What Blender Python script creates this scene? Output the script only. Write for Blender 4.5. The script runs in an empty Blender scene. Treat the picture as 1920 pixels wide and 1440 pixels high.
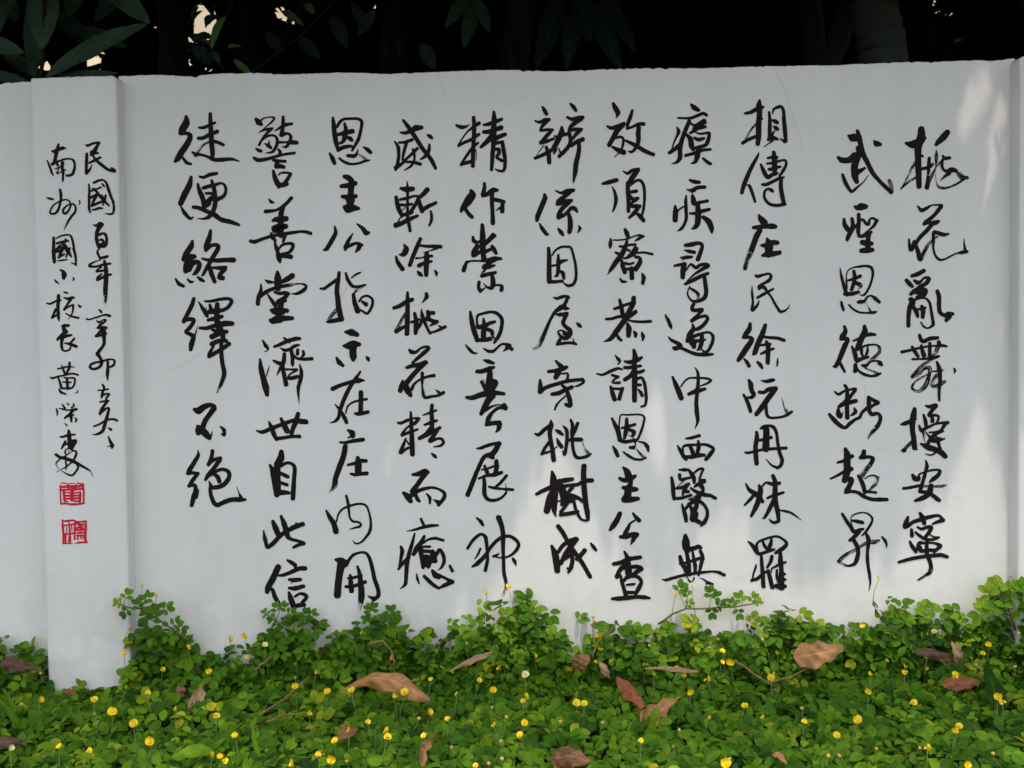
import bpy, math, random
import numpy as np
from mathutils import Vector, Matrix

R = math.radians
random.seed(7)
rng = np.random.default_rng(11)
scene = bpy.context.scene
C = scene.collection

# ------------------------------------------------------------------ camera
CAM = Vector((0.0, -2.2, 0.68))
F = 2200.0                                   # focal length in photo pixels (1920 wide)
cam_data = bpy.data.cameras.new("camera")
cam_data.sensor_width = 36.0
cam_data.lens = 36.0 * F / 1920.0
cam_data.clip_start = 0.05
cam_data.clip_end = 2000.0
cam = bpy.data.objects.new("camera", cam_data)
C.objects.link(cam)
CAM_ROT = Matrix.Rotation(R(90 - 1.9), 3, 'X') @ Matrix.Rotation(R(-0.75), 3, 'Z')
cam.matrix_world = Matrix.Translation(CAM) @ CAM_ROT.to_4x4()
scene.camera = cam

# ------------------------------------------------------------------ world, sun, exposure
SUN_EL, SUN_AZ = R(75), R(172)               # high sun in front of the wall, a little to the right
SUN = Vector((math.sin(SUN_AZ) * math.cos(SUN_EL), math.cos(SUN_AZ) * math.cos(SUN_EL), math.sin(SUN_EL)))
world = bpy.data.worlds.new("World")
scene.world = world
world.use_nodes = True
wn = world.node_tree
bg = wn.nodes["Background"]
sky = wn.nodes.new("ShaderNodeTexSky")
sky.sky_type = 'NISHITA'
sky.sun_disc = False
sky.sun_elevation = SUN_EL
sky.sun_rotation = SUN_AZ
sky.dust_density = 3.0
sky.air_density = 1.0
hz = wn.nodes.new("ShaderNodeHueSaturation")      # hazy tropical sky, paler than a clear one
hz.inputs['Saturation'].default_value = 0.32
wn.links.new(sky.outputs[0], hz.inputs['Color'])
wn.links.new(hz.outputs[0], bg.inputs[0])
bg.inputs[1].default_value = 0.15

sun_data = bpy.data.lights.new("sun", 'SUN')
sun_data.energy = 1.3
sun_data.angle = R(0.55)
sun_data.color = (1.0, 0.82, 0.64)
sun = bpy.data.objects.new("sun", sun_data)
C.objects.link(sun)
sun.rotation_euler = (-SUN).to_track_quat('-Z', 'Y').to_euler()
sun.location = (0, -3, 8)

vs = scene.view_settings
vs.view_transform = 'Standard'
vs.look = 'None'
vs.exposure = 1.15
vs.gamma = 1.0
vs.use_curve_mapping = False
scene.cycles.max_bounces = 8
scene.cycles.transparent_max_bounces = 12


# ------------------------------------------------------------------ helpers
def ray(px, py):
    d = Vector(((px - 960.0) / F, -(py - 720.0) / F, -1.0))
    return (CAM_ROT @ d)


def at(px, py, Y):
    """the point seen at a photo pixel on the upright plane y = Y"""
    d = ray(px, py)
    return CAM + d * ((Y - CAM.y) / d.y)


def on_ground(px, py, z):
    d = ray(px, py)
    return CAM + d * ((z - CAM.z) / d.z)


RT = np.array(CAM_ROT.transposed())


def project(P):
    """photo pixels of points (n,3)"""
    q = (np.asarray(P) - np.array(CAM)) @ RT.T
    return np.stack([960 + F * q[:, 0] / -q[:, 2], 720 - F * q[:, 1] / -q[:, 2]], 1)


def tag(o, label=None, cat=None, group=None, kind=None):
    if label: o['label'] = label
    if cat: o['category'] = cat
    if group: o['group'] = group
    if kind: o['kind'] = kind
    return o


def empty(name, loc, label, cat, group=None):
    o = bpy.data.objects.new(name, None)
    o.empty_display_size = 0.05
    C.objects.link(o)
    o.location = loc
    return tag(o, label, cat, group)


def link(name, me, parent=None):
    o = bpy.data.objects.new(name, me)
    C.objects.link(o)
    if parent is not None:
        o.parent = parent
        w = Vector(parent.location)
        q = parent.parent
        while q is not None:
            w += Vector(q.location)
            q = q.parent
        o.matrix_parent_inverse = Matrix.Translation(-w)
    return o


class MB:
    """collects vertices and faces in world space, then links one mesh object"""
    def __init__(self):
        self.v = []; self.f = []; self.at = []

    def add(self, vs_, fs, a=None):
        n = len(self.v)
        self.v += [tuple(v) for v in vs_]
        self.f += [tuple(i + n for i in f) for f in fs]
        self.at += (a if a is not None else [(0, 0, 0)] * len(vs_))

    def tube(self, pts, rad, n=8, cap=True):
        pts = [Vector(p) for p in pts]
        k = len(pts)
        rad = rad if isinstance(rad, (list, tuple)) else [rad] * k
        base = []
        up = Vector((0.31, 0.17, 0.93))
        vs_ = []
        for i, p in enumerate(pts):
            t = (pts[min(i + 1, k - 1)] - pts[max(i - 1, 0)]).normalized()
            if abs(t.dot(up)) > 0.95:
                up = Vector((0.9, 0.3, 0.1))
            a = t.cross(up).normalized(); b = t.cross(a)
            for j in range(n):
                th = 2 * math.pi * j / n
                vs_.append(p + (a * math.cos(th) + b * math.sin(th)) * rad[i])
        fs = []
        for i in range(k - 1):
            for j in range(n):
                fs.append((i * n + j, i * n + (j + 1) % n, (i + 1) * n + (j + 1) % n, (i + 1) * n + j))
        if cap:
            fs.append(tuple(range(n - 1, -1, -1)))
            fs.append(tuple((k - 1) * n + j for j in range(n)))
        self.add(vs_, fs)

    def box(self, x0, x1, y0, y1, z0, z1):
        v = [(x, y, z) for z in (z0, z1) for y in (y0, y1) for x in (x0, x1)]
        self.add(v, [(0, 2, 3, 1), (4, 5, 7, 6), (0, 1, 5, 4), (2, 6, 7, 3), (0, 4, 6, 2), (1, 3, 7, 5)])

    def mesh(self, name, mat, smooth=False, attr=None):
        me = bpy.data.meshes.new(name)
        me.from_pydata(self.v, [], self.f)
        if mat: me.materials.append(mat)
        if attr:
            a = me.attributes.new(attr, 'FLOAT_VECTOR', 'POINT')
            a.data.foreach_set('vector', np.array(self.at, dtype=np.float32).ravel())
        if smooth:
            me.polygons.foreach_set('use_smooth', [True] * len(me.polygons))
        me.update()
        return me

    def build(self, name, mat, parent=None, smooth=False, attr=None):
        return link(name, self.mesh(name, mat, smooth, attr), parent)


def scatter_mesh(name, tv, tf, pos, rot, scl, mat, col=None):
    """many copies of one small template (numpy): tv (k,3), tf list, pos (n,3), rot (n,3,3), scl (n,3)"""
    n, k = len(pos), len(tv)
    V = np.einsum('nij,nkj->nki', rot, tv[None, :, :] * scl[:, None, :]) + pos[:, None, :]
    me = bpy.data.meshes.new(name)
    sizes = np.array([len(f) for f in tf])
    flat = np.concatenate([np.array(f) for f in tf])
    me.vertices.add(n * k)
    me.vertices.foreach_set('co', V.reshape(-1).astype(np.float32))
    L = (flat[None, :] + (np.arange(n) * k)[:, None]).reshape(-1)
    me.loops.add(len(L))
    me.loops.foreach_set('vertex_index', L.astype(np.int32))
    ls = np.concatenate([[0], np.cumsum(sizes)[:-1]])
    LS = (ls[None, :] + (np.arange(n) * len(flat))[:, None]).reshape(-1)
    me.polygons.add(n * len(tf))
    me.polygons.foreach_set('loop_start', LS.astype(np.int32))
    me.polygons.foreach_set('loop_total', np.tile(sizes, n).astype(np.int32))
    me.polygons.foreach_set('use_smooth', np.ones(n * len(tf), dtype=bool))
    if col is not None:
        a = me.attributes.new('tone', 'FLOAT_VECTOR', 'POINT')
        cc = np.repeat(col[:, None, :], k, 1).copy()
        cc[:, :, 2] = tv[None, :, 3 - 1] * 0 + np.abs(tv[None, :, 0]) * 2   # z: distance from the midrib
        a.data.foreach_set('vector', cc.reshape(-1).astype(np.float32))
    me.materials.append(mat)
    me.update(calc_edges=True)
    return me


def frames(yaxis, normal):
    """rotation matrices whose y runs along the leaf and whose z is near the leaf's normal"""
    y = yaxis / np.linalg.norm(yaxis, axis=1, keepdims=True)
    x = np.cross(y, normal)
    x /= np.linalg.norm(x, axis=1, keepdims=True) + 1e-9
    z = np.cross(x, y)
    return np.stack([x, y, z], 2)


def leaf_template(widths, fold=0.25, sag=0.15):
    """leaf of length 1 along +y, full width 1, folded along its midrib"""
    n = len(widths)
    v = []
    for i, w in enumerate(widths):
        t = i / (n - 1)
        v.append((0, t, -sag * t * t))
    for s in (-1, 1):
        for i in range(1, n - 1):
            t = i / (n - 1)
            w = widths[i] * 0.5
            v.append((s * w, t, -sag * t * t + fold * w))
    m = n - 2
    f = []
    for s, off in ((-1, n), (1, n + m)):
        q = [(0, 1, off)] + [(i, i + 1, off + i, off + i - 1) for i in range(1, n - 2)] + [(n - 2, n - 1, off + m - 1)]
        for g in q:
            f.append(tuple(g) if s > 0 else tuple(reversed(g)))
    return np.array(v, dtype=float), f


# ------------------------------------------------------------------ materials
def new_mat(name):
    m = bpy.data.materials.new(name)
    m.use_nodes = True
    nt = m.node_tree
    return m, nt, nt.nodes["Principled BSDF"], nt.nodes, nt.links


def ramp(nodes, stops):
    r = nodes.new("ShaderNodeValToRGB")
    el = r.color_ramp.elements
    while len(el) < len(stops): el.new(0.5)
    for e, (p, c) in zip(el, stops):
        e.position = p
        e.color = (*c, 1) if len(c) == 3 else c
    return r


def noise(nodes, links, scale, detail=4, vec=None, rough=0.5):
    n = nodes.new("ShaderNodeTexNoise")
    n.inputs['Scale'].default_value = scale
    n.inputs['Detail'].default_value = detail
    n.inputs['Roughness'].default_value = rough
    if vec is not None: links.new(vec, n.inputs['Vector'])
    return n


def mix(nodes, links, a, b, fac, mode='MIX'):
    m = nodes.new("ShaderNodeMix"); m.data_type = 'RGBA'; m.blend_type = mode
    for sock, val in ((m.inputs[0], fac), (m.inputs[6], a), (m.inputs[7], b)):
        if hasattr(val, 'is_linked'): links.new(val, sock)
        elif isinstance(val, (int, float)): sock.default_value = val
        else: sock.default_value = (*val, 1)
    return m.outputs[2]


def bump(nodes, links, height, strength, dist, bsdf):
    b = nodes.new("ShaderNodeBump")
    b.inputs['Strength'].default_value = strength
    b.inputs['Distance'].default_value = dist
    links.new(height, b.inputs['Height'])
    links.new(b.outputs[0], bsdf.inputs['Normal'])


def mat_wall():
    m, nt, b, N, L = new_mat("white_wall_paint")
    co = N.new("ShaderNodeTexCoord").outputs['Object']
    big = noise(N, L, 2.2, 5, co, 0.6)
    r1 = ramp(N, [(0.3, (0.685, 0.69, 0.675)), (0.7, (0.78, 0.78, 0.765))])
    L.new(big.outputs[0], r1.inputs[0])
    # dusty speckles and small dark pits
    sp = noise(N, L, 120, 2, co, 0.4)
    r2 = ramp(N, [(0.70, (0, 0, 0)), (0.80, (1, 1, 1))])
    L.new(sp.outputs[0], r2.inputs[0])
    patch = noise(N, L, 5, 3, co)
    r3 = ramp(N, [(0.48, (0, 0, 0)), (0.68, (1, 1, 1))])
    L.new(patch.outputs[0], r3.inputs[0])
    mul = N.new("ShaderNodeMath"); mul.operation = 'MULTIPLY'
    L.new(r2.outputs[0], mul.inputs[0]); L.new(r3.outputs[0], mul.inputs[1])
    mul2 = N.new("ShaderNodeMath"); mul2.operation = 'MULTIPLY'; mul2.inputs[1].default_value = 0.55
    L.new(mul.outputs[0], mul2.inputs[0])
    c1 = mix(N, L, r1.outputs[0], (0.38, 0.36, 0.32), mul2.outputs[0])
    # faint rain streaks running down from the coping
    mp = N.new("ShaderNodeMapping"); mp.inputs['Scale'].default_value = (16, 16, 0.7); L.new(co, mp.inputs[0])
    rs = noise(N, L, 1.0, 5, mp.outputs[0], 0.65)
    rr = ramp(N, [(0.50, (0, 0, 0)), (0.78, (0.13, 0.13, 0.13))]); L.new(rs.outputs[0], rr.inputs[0])
    c1 = mix(N, L, c1, (0.46, 0.44, 0.39), rr.outputs[0])
    # splashed earth low on the wall
    sx = N.new("ShaderNodeSeparateXYZ"); L.new(co, sx.inputs[0])
    low = N.new("ShaderNodeMapRange"); low.inputs[1].default_value = 0.36; low.inputs[2].default_value = 0.02
    L.new(sx.outputs[2], low.inputs[0])
    st = noise(N, L, 14, 6, co, 0.7)
    r4 = ramp(N, [(0.40, (0, 0, 0)), (0.72, (0.55, 0.55, 0.55))]); L.new(st.outputs[0], r4.inputs[0])
    mul3 = N.new("ShaderNodeMath"); mul3.operation = 'MULTIPLY'
    L.new(low.outputs[0], mul3.inputs[0]); L.new(r4.outputs[0], mul3.inputs[1])
    c2 = mix(N, L, c1, (0.47, 0.42, 0.32), mul3.outputs[0])
    # grime on the upward faces (the coping)
    g = N.new("ShaderNodeNewGeometry"); sg = N.new("ShaderNodeSeparateXYZ"); L.new(g.outputs['Normal'], sg.inputs[0])
    up = N.new("ShaderNodeMapRange"); up.inputs[1].default_value = 0.35; up.inputs[2].default_value = 0.7
    L.new(sg.outputs[2], up.inputs[0])
    c3 = mix(N, L, c2, (0.10, 0.075, 0.05), up.outputs[0])
    L.new(c3, b.inputs['Base Color'])
    b.inputs['Roughness'].default_value = 0.62
    b.inputs['Specular IOR Level'].default_value = 0.3
    fine = noise(N, L, 300, 3, co, 0.6)
    mid = noise(N, L, 28, 5, co, 0.55)
    ad = N.new("ShaderNodeMath"); ad.operation = 'MULTIPLY_ADD'; ad.inputs[1].default_value = 2.5
    L.new(mid.outputs[0], ad.inputs[0]); L.new(fine.outputs[0], ad.inputs[2])
    bump(N, L, ad.outputs[0], 0.30, 0.0010, b)
    return m


def mat_ink(name, col, col2):
    m, nt, b, N, L = new_mat(name)
    a = N.new("ShaderNodeAttribute"); a.attribute_name = 'st'
    sx = N.new("ShaderNodeSeparateXYZ"); L.new(a.outputs['Vector'], sx.inputs[0])
    cb = N.new("ShaderNodeCombineXYZ")
    for i, k in ((0, 0.03), (1, 0.55)):
        mm = N.new("ShaderNodeMath"); mm.operation = 'MULTIPLY'; mm.inputs[1].default_value = k
        L.new(sx.outputs[i], mm.inputs[0]); L.new(mm.outputs[0], cb.inputs[i])
    n1 = noise(N, L, 1.5, 3, cb.outputs[0], 0.6)
    # dry bristle streaks: opaque where noise exceeds the dryness of that point
    gt = N.new("ShaderNodeMath"); gt.operation = 'GREATER_THAN'
    th = N.new("ShaderNodeMath"); th.operation = 'MULTIPLY'; th.inputs[1].default_value = 0.47
    L.new(sx.outputs[2], th.inputs[0])
    L.new(n1.outputs[0], gt.inputs[0]); L.new(th.outputs[0], gt.inputs[1])
    L.new(gt.outputs[0], b.inputs['Alpha'])
    co = N.new("ShaderNodeTexCoord").outputs['Object']
    n2 = noise(N, L, 90, 3, co)
    c = mix(N, L, col, col2, n2.outputs[0])
    L.new(c, b.inputs['Base Color'])
    b.inputs['Roughness'].default_value = 0.7
    b.inputs['Specular IOR Level'].default_value = 0.12
    return m


def mat_leaf(name, stops, trans=(0.25, 0.45, 0.05), tfac=0.3, rough=0.42, vein=0.0, spec=0.35):
    """colour from the leaf's own tone (attribute tone.x) so every leaf differs a little"""
    m, nt, b, N, L = new_mat(name)
    a = N.new("ShaderNodeAttribute"); a.attribute_name = 'tone'
    sx = N.new("ShaderNodeSeparateXYZ"); L.new(a.outputs['Vector'], sx.inputs[0])
    r = ramp(N, stops); L.new(sx.outputs[0], r.inputs[0])
    co = N.new("ShaderNodeTexCoord").outputs['Object']
    n = noise(N, L, 60, 3, co)
    c = mix(N, L, r.outputs[0], (0.03, 0.05, 0.01), 0.0)
    mm = N.new("ShaderNodeMapRange"); mm.inputs[1].default_value = 0.25; mm.inputs[2].default_value = 0.75
    mm.inputs[3].default_value = 0.75; mm.inputs[4].default_value = 1.25
    L.new(n.outputs[0], mm.inputs[0])
    c = mix(N, L, c, mm.outputs[0], 1.0, 'MULTIPLY')
    if vein:
        v = N.new("ShaderNodeMapRange"); v.inputs[1].default_value = 0.10; v.inputs[2].default_value = 0.0
        v.inputs[4].default_value = vein
        L.new(sx.outputs[2], v.inputs[0])
        c = mix(N, L, c, (0.16, 0.34, 0.05), v.outputs[0])
    L.new(c, b.inputs['Base Color'])
    b.inputs['Roughness'].default_value = rough
    b.inputs['Specular IOR Level'].default_value = spec
    t = N.new("ShaderNodeBsdfTranslucent")
    tc = mix(N, L, c, trans, 0.35); L.new(tc, t.inputs[0])
    ms = N.new("ShaderNodeMixShader"); ms.inputs[0].default_value = tfac
    L.new(b.outputs[0], ms.inputs[1]); L.new(t.outputs[0], ms.inputs[2])
    L.new(ms.outputs[0], N["Material Output"].inputs[0])
    return m


def mat_plain(name, c1, c2, scale, rough=0.7, bumpd=0.0, stretch=None, spec=0.3):
    m, nt, b, N, L = new_mat(name)
    co = N.new("ShaderNodeTexCoord").outputs['Object']
    vec = co
    if stretch:
        mp = N.new("ShaderNodeMapping"); mp.inputs['Scale'].default_value = stretch
        L.new(co, mp.inputs[0]); vec = mp.outputs[0]
    n = noise(N, L, scale, 6, vec, 0.6)
    r = ramp(N, [(0.3, c1), (0.7, c2)]); L.new(n.outputs[0], r.inputs[0])
    L.new(r.outputs[0], b.inputs['Base Color'])
    b.inputs['Roughness'].default_value = rough
    b.inputs['Specular IOR Level'].default_value = spec
    if bumpd: bump(N, L, n.outputs[0], 0.8, bumpd, b)
    return m


M = dict(
    wall=mat_wall(),
    ink=mat_ink("black_brush_paint", (0.006, 0.0045, 0.005), (0.016, 0.011, 0.010)),
    red=mat_ink("red_seal_paint", (0.66, 0.018, 0.030), (0.54, 0.016, 0.045)),
    crack=mat_plain("hairline_crack", (0.40, 0.39, 0.37), (0.6, 0.59, 0.56), 60),
    soil=mat_plain("dark_soil", (0.010, 0.008, 0.005), (0.045, 0.032, 0.02), 26, 0.95, 0.01),
    cover=mat_leaf("ground_cover_leaf", [(0.0, (0.013, 0.050, 0.005)), (0.42, (0.060, 0.160, 0.008)),
                                         (0.78, (0.150, 0.275, 0.010)), (1.0, (0.38, 0.34, 0.02))], tfac=0.28, vein=0.22, rough=0.6, spec=0.10),
    stem=mat_plain("green_stem", (0.06, 0.12, 0.02), (0.14, 0.18, 0.05), 40, 0.5),
    stalk=mat_plain("pale_flower_stalk", (0.12, 0.19, 0.05), (0.20, 0.22, 0.09), 40, 0.5),
    runner=mat_plain("reddish_runner", (0.10, 0.06, 0.025), (0.12, 0.14, 0.04), 30, 0.6),
    petal=mat_plain("yellow_petal", (0.74, 0.50, 0.006), (0.78, 0.58, 0.01), 150, 0.5),
    petal_pale=mat_plain("pale_petal", (0.70, 0.66, 0.22), (0.78, 0.72, 0.36), 150, 0.5),
    keel=mat_plain("orange_keel", (0.78, 0.45, 0.004), (0.80, 0.52, 0.008), 120, 0.5),
    bud=mat_plain("withered_bud", (0.50, 0.26, 0.06), (0.62, 0.42, 0.10), 120, 0.6),
    twig=mat_plain("dry_twig", (0.16, 0.09, 0.045), (0.30, 0.18, 0.09), 50, 0.8, 0.002),
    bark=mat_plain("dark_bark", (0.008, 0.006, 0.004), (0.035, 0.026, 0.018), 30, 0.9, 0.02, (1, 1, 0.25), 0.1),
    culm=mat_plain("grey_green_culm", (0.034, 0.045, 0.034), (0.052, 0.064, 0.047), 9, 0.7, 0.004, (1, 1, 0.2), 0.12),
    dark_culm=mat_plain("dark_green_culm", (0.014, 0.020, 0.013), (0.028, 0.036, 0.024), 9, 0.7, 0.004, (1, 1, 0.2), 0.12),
    mango=mat_leaf("dark_mango_leaf", [(0, (0.012, 0.028, 0.018)), (0.6, (0.040, 0.078, 0.048)), (1, (0.12, 0.25, 0.05))],
                   tfac=0.10, rough=0.5, vein=0.12, spec=0.12),
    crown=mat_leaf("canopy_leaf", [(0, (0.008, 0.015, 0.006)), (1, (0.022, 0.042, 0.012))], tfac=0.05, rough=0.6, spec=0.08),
    house=mat_plain("cream_render", (0.80, 0.66, 0.40), (0.84, 0.72, 0.46), 3, 0.8),
    tile=mat_plain("red_roof_tile", (0.30, 0.07, 0.05), (0.40, 0.11, 0.07), 8, 0.8),
    glass=mat_plain("window_glass", (0.03, 0.04, 0.05), (0.06, 0.07, 0.08), 4, 0.1),
)


# ------------------------------------------------------------------ ground
def wob(x, y, s=1.0):
    return (math.sin(7.1 * x * s + 1.3 * y) + math.sin(11.3 * y * s + 2.1 + 3.7 * x) + math.sin(17.9 * x * s - 13.1 * y + 0.7)) / 3.0


g = MB()
nx, ny = 90, 60
xs = np.concatenate([np.linspace(-60, -3.2, 8)[:-1], np.linspace(-3.2, 3.2, nx), np.linspace(3.2, 60, 8)[1:]])
ys = np.concatenate([np.linspace(-60, -2.6, 8)[:-1], np.linspace(-2.6, 5, ny), np.linspace(5, 140, 10)[1:]])
gv = [(x, y, 0.012 * wob(x, y) - 0.01) for y in ys for x in xs]
gf = [(j * len(xs) + i, j * len(xs) + i + 1, (j + 1) * len(xs) + i + 1, (j + 1) * len(xs) + i)
      for j in range(len(ys) - 1) for i in range(len(xs) - 1)]
g.add(gv, gf)
tag(g.build("ground", M['soil'], smooth=True), kind='structure')

# ------------------------------------------------------------------ the wall
PIL = -0.04                                   # the pillars stand 4 cm proud of the panels
wall = empty("boundary_wall", (0, 0, 0), "white painted garden wall covered with columns of black brush calligraphy", "wall")


def prism(profile, y0, y1, step=0.006, rough=0.0008, xb=None):
    """upright slab whose top follows profile [(x, z)], front y0, back y1; xb = (x0, x1) of its foot"""
    px = [p[0] for p in profile]; pz = [p[1] for p in profile]
    n = max(2, int((px[-1] - px[0]) / step))
    X = np.linspace(px[0], px[-1], n)
    lo = np.convolve(rng.normal(0, 1, n + 24), np.ones(25) / 25, 'valid') * 2.2
    chips = -np.abs(rng.normal(0, 1, n)) * (rng.uniform(0, 1, n) < 0.10) * 1.8
    Z = np.interp(X, px, pz) + rough * (0.5 * rng.normal(0, 1, n) + lo + chips)
    xb = xb or (px[0], px[-1])
    XB = np.interp(X, [px[0], px[-1]], xb)
    mb = MB()
    zb = -0.12
    v = []
    for i in range(n):
        for (y, top) in ((y0, 0), (y0, 1), (y1, 1), (y1, 0)):
            v.append((X[i] if top else XB[i], y, Z[i] if top else zb))
    f = []
    for i in range(n - 1):
        a, b = 4 * i, 4 * (i + 1)
        f += [(a, b, b + 1, a + 1), (a + 1, b + 1, b + 2, a + 2), (a + 2, b + 2, b + 3, a + 3), (a + 3, b + 3, b, a)]
    f += [(0, 1, 2, 3), tuple(4 * (n - 1) + k for k in (3, 2, 1, 0))]
    mb.add(v, f)
    return mb


def xz(px, py, Y):
    p = at(px, py, Y)
    return (p.x, p.z)


def bevel(o, w):
    b = o.modifiers.new("bevel", 'BEVEL'); b.width = w; b.segments = 2; b.limit_method = 'ANGLE'; b.angle_limit = R(50)
    return o


# left pillar, right pillar, then the panels between them
pl_top = [xz(56, 146, PIL), xz(105, 143.5, PIL), xz(160, 141.5, PIL), xz(218, 140.5, PIL)]
pl_bot = (at(91, 1300, PIL).x, at(246.5, 1300, PIL).x)
pr_top = [xz(1912, 106, PIL), xz(1935, 100, PIL), xz(2080, 98, PIL)]
pr_bot = (at(1908, 1150, PIL).x, at(2075, 1150, PIL).x)
panel_px = [(245, 141), (262, 140), (300, 139), (350, 142), (400, 137.5), (470, 136), (540, 139), (600, 136.5), (640, 135),
            (680, 136), (730, 138), (770, 136), (830, 134), (900, 131), (960, 130), (1000, 131), (1050, 133), (1100, 131),
            (1160, 128), (1220, 126.5), (1300, 127), (1380, 125), (1440, 123), (1500, 122), (1560, 121), (1620, 119),
            (1700, 116), (1760, 115), (1800, 113), (1840, 112), (1862, 113.5), (1885, 110)]
prof = [xz(x, y, 0) for x, y in panel_px]
prof = [(pl_top[-1][0] - 0.01, prof[0][1])] + prof + [(pr_top[0][0] + 0.01, prof[-1][1] + 0.001)]
panel = prism(prof, 0.0, 0.11, xb=(pl_bot[1] - 0.01, pr_bot[0] + 0.01)).build("wall_panel", M['wall'], wall)
bevel(panel, 0.003)
lp = [xz(-1500, 184, 0), xz(-330, 162, 0), xz(-60, 158, 0), xz(0, 157, 0), xz(14, 154, 0), xz(42, 152, 0), xz(55, 154, 0)]
lp[-1] = (pl_top[0][0] + 0.01, lp[-1][1])
side = prism(lp, 0.0, 0.11, xb=(lp[0][0], pl_bot[0] + 0.01)).build("wall_panel", M['wall'], wall)
bevel(side, 0.003)
rp = prism([(pr_top[-1][0] - 0.01, pr_top[-1][1] - .012), (pr_top[-1][0] + 1.6, pr_top[-1][1])], 0.0, 0.11).build("wall_panel", M['wall'], wall)
pillar = prism(pl_top, PIL, 0.125, xb=pl_bot).build("pillar", M['wall'], wall)
bevel(pillar, 0.005)
pillar2 = prism(pr_top, PIL, 0.125, xb=pr_bot).build("pillar", M['wall'], wall)
bevel(pillar2, 0.006)


# ------------------------------------------------------------------ the brush writing
def spline(pts):
    """Catmull-Rom through (x, y, w)"""
    P = [np.array(p, float) for p in pts]
    if len(P) == 2:
        P = [P[0], (P[0] + P[1]) / 2, P[1]]
    out = []
    Q = [2 * P[0] - P[1]] + P + [2 * P[-1] - P[-2]]
    for i in range(1, len(Q) - 2):
        p0, p1, p2, p3 = Q[i - 1:i + 3]
        n = max(3, int(np.hypot(*(p2 - p1)[:2]) / 1.6))
        # centripetal-like damping so that tight corners do not loop
        l1 = np.hypot(*(p2 - p1)[:2]) + 1e-6
        m1 = (p2 - p0) * 0.5; m2 = (p3 - p1) * 0.5
        for m in (m1, m2):
            lm = np.hypot(*m[:2]) + 1e-6
            if lm > l1: m *= l1 / lm
        for k in range(n):
            t = k / n
            h = (2 * t ** 3 - 3 * t ** 2 + 1) * p1 + (t ** 3 - 2 * t ** 2 + t) * m1 + (-2 * t ** 3 + 3 * t ** 2) * p2 + (t ** 3 - t ** 2) * m2
            h[2] = max(0.5, p1[2] * (1 - t) + p2[2] * t)
            out.append(h)
    out.append(P[-1])
    return np.array(out)


def stroke(mb, pts, dry, Y, k):
    """one brush stroke as a ribbon with round ends, laid on the plane y = Y"""
    S = spline(pts)
    n = len(S)
    d = np.gradient(S[:, :2], axis=0)
    d /= np.hypot(d[:, 0], d[:, 1])[:, None] + 1e-9
    nrm = np.stack([-d[:, 1], d[:, 0]], 1)
    r = np.maximum(S[:, 2] * 0.535, 0.25)
    j1 = rng.normal(0, 1, n); j2 = rng.normal(0, 1, n)
    for j in (j1, j2): j[1:-1] = (j[:-2] + j[1:-1] + j[2:]) / 2.2
    s = np.concatenate([[0], np.cumsum(np.hypot(*np.diff(S[:, :2], axis=0).T))])
    D = np.zeros(n)
    if dry == 1: D[:] = 0.95
    elif dry == 2:
        u = s / s[-1]
        D = np.clip((u - 0.45) / 0.45, 0, 1) * 1.08
    if not dry and S[-1, 2] > 2.0: D = 0.70 * np.clip((s / s[-1] - 0.65) / 0.35, 0, 1)
    off = rng.uniform(0, 900)
    y = Y - 0.00002 * k
    W = lambda q: at(q[0], q[1], y)
    verts, att, faces = [], [], []
    for i in range(n):
        a = r[i] + 0.13 * j1[i]; b = r[i] + 0.13 * j2[i]
        verts += [W(S[i, :2] + nrm[i] * a), W(S[i, :2] - nrm[i] * b)]
        att += [(off + s[i], off + a, D[i]), (off + s[i], off - b, D[i])]
    for i in range(n - 1):
        faces.append((2 * i, 2 * i + 1, 2 * i + 3, 2 * i + 2))
    for e, sg in ((0, -1), (n - 1, 1)):          # round ends
        m = 6
        base = len(verts)
        for q in range(1, m):
            th = math.pi * q / m
            v = nrm[e] * math.cos(th) * r[e] + d[e] * sg * math.sin(th) * r[e] * rng.uniform(0.75, 1.0)
            verts.append(W(S[e, :2] + v)); att.append((off + s[e] + sg * math.sin(th) * r[e], off + math.cos(th) * r[e], D[e]))
        faces.append(tuple([2 * e] + list(range(base, base + m - 1)) + [2 * e + 1]))
    P = np.array(pts, float)                     # round joins where the brush turns sharply
    for i in range(1, len(P) - 1):
        u = P[i, :2] - P[i - 1, :2]; v = P[i + 1, :2] - P[i, :2]
        cs = u.dot(v) / (np.hypot(*u) * np.hypot(*v) + 1e-9)
        if cs < 0.6 and not dry:
            base = len(verts)
            for q in range(10):
                th = 2 * math.pi * q / 10
                verts.append(at(P[i, 0] + math.cos(th) * P[i, 2] / 2, P[i, 1] + math.sin(th) * P[i, 2] / 2, y - 0.00001))
                att.append((off, off, 0))
            faces.append(tuple(range(base, base + 10)))
    mb.add(verts, faces, att)


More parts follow.
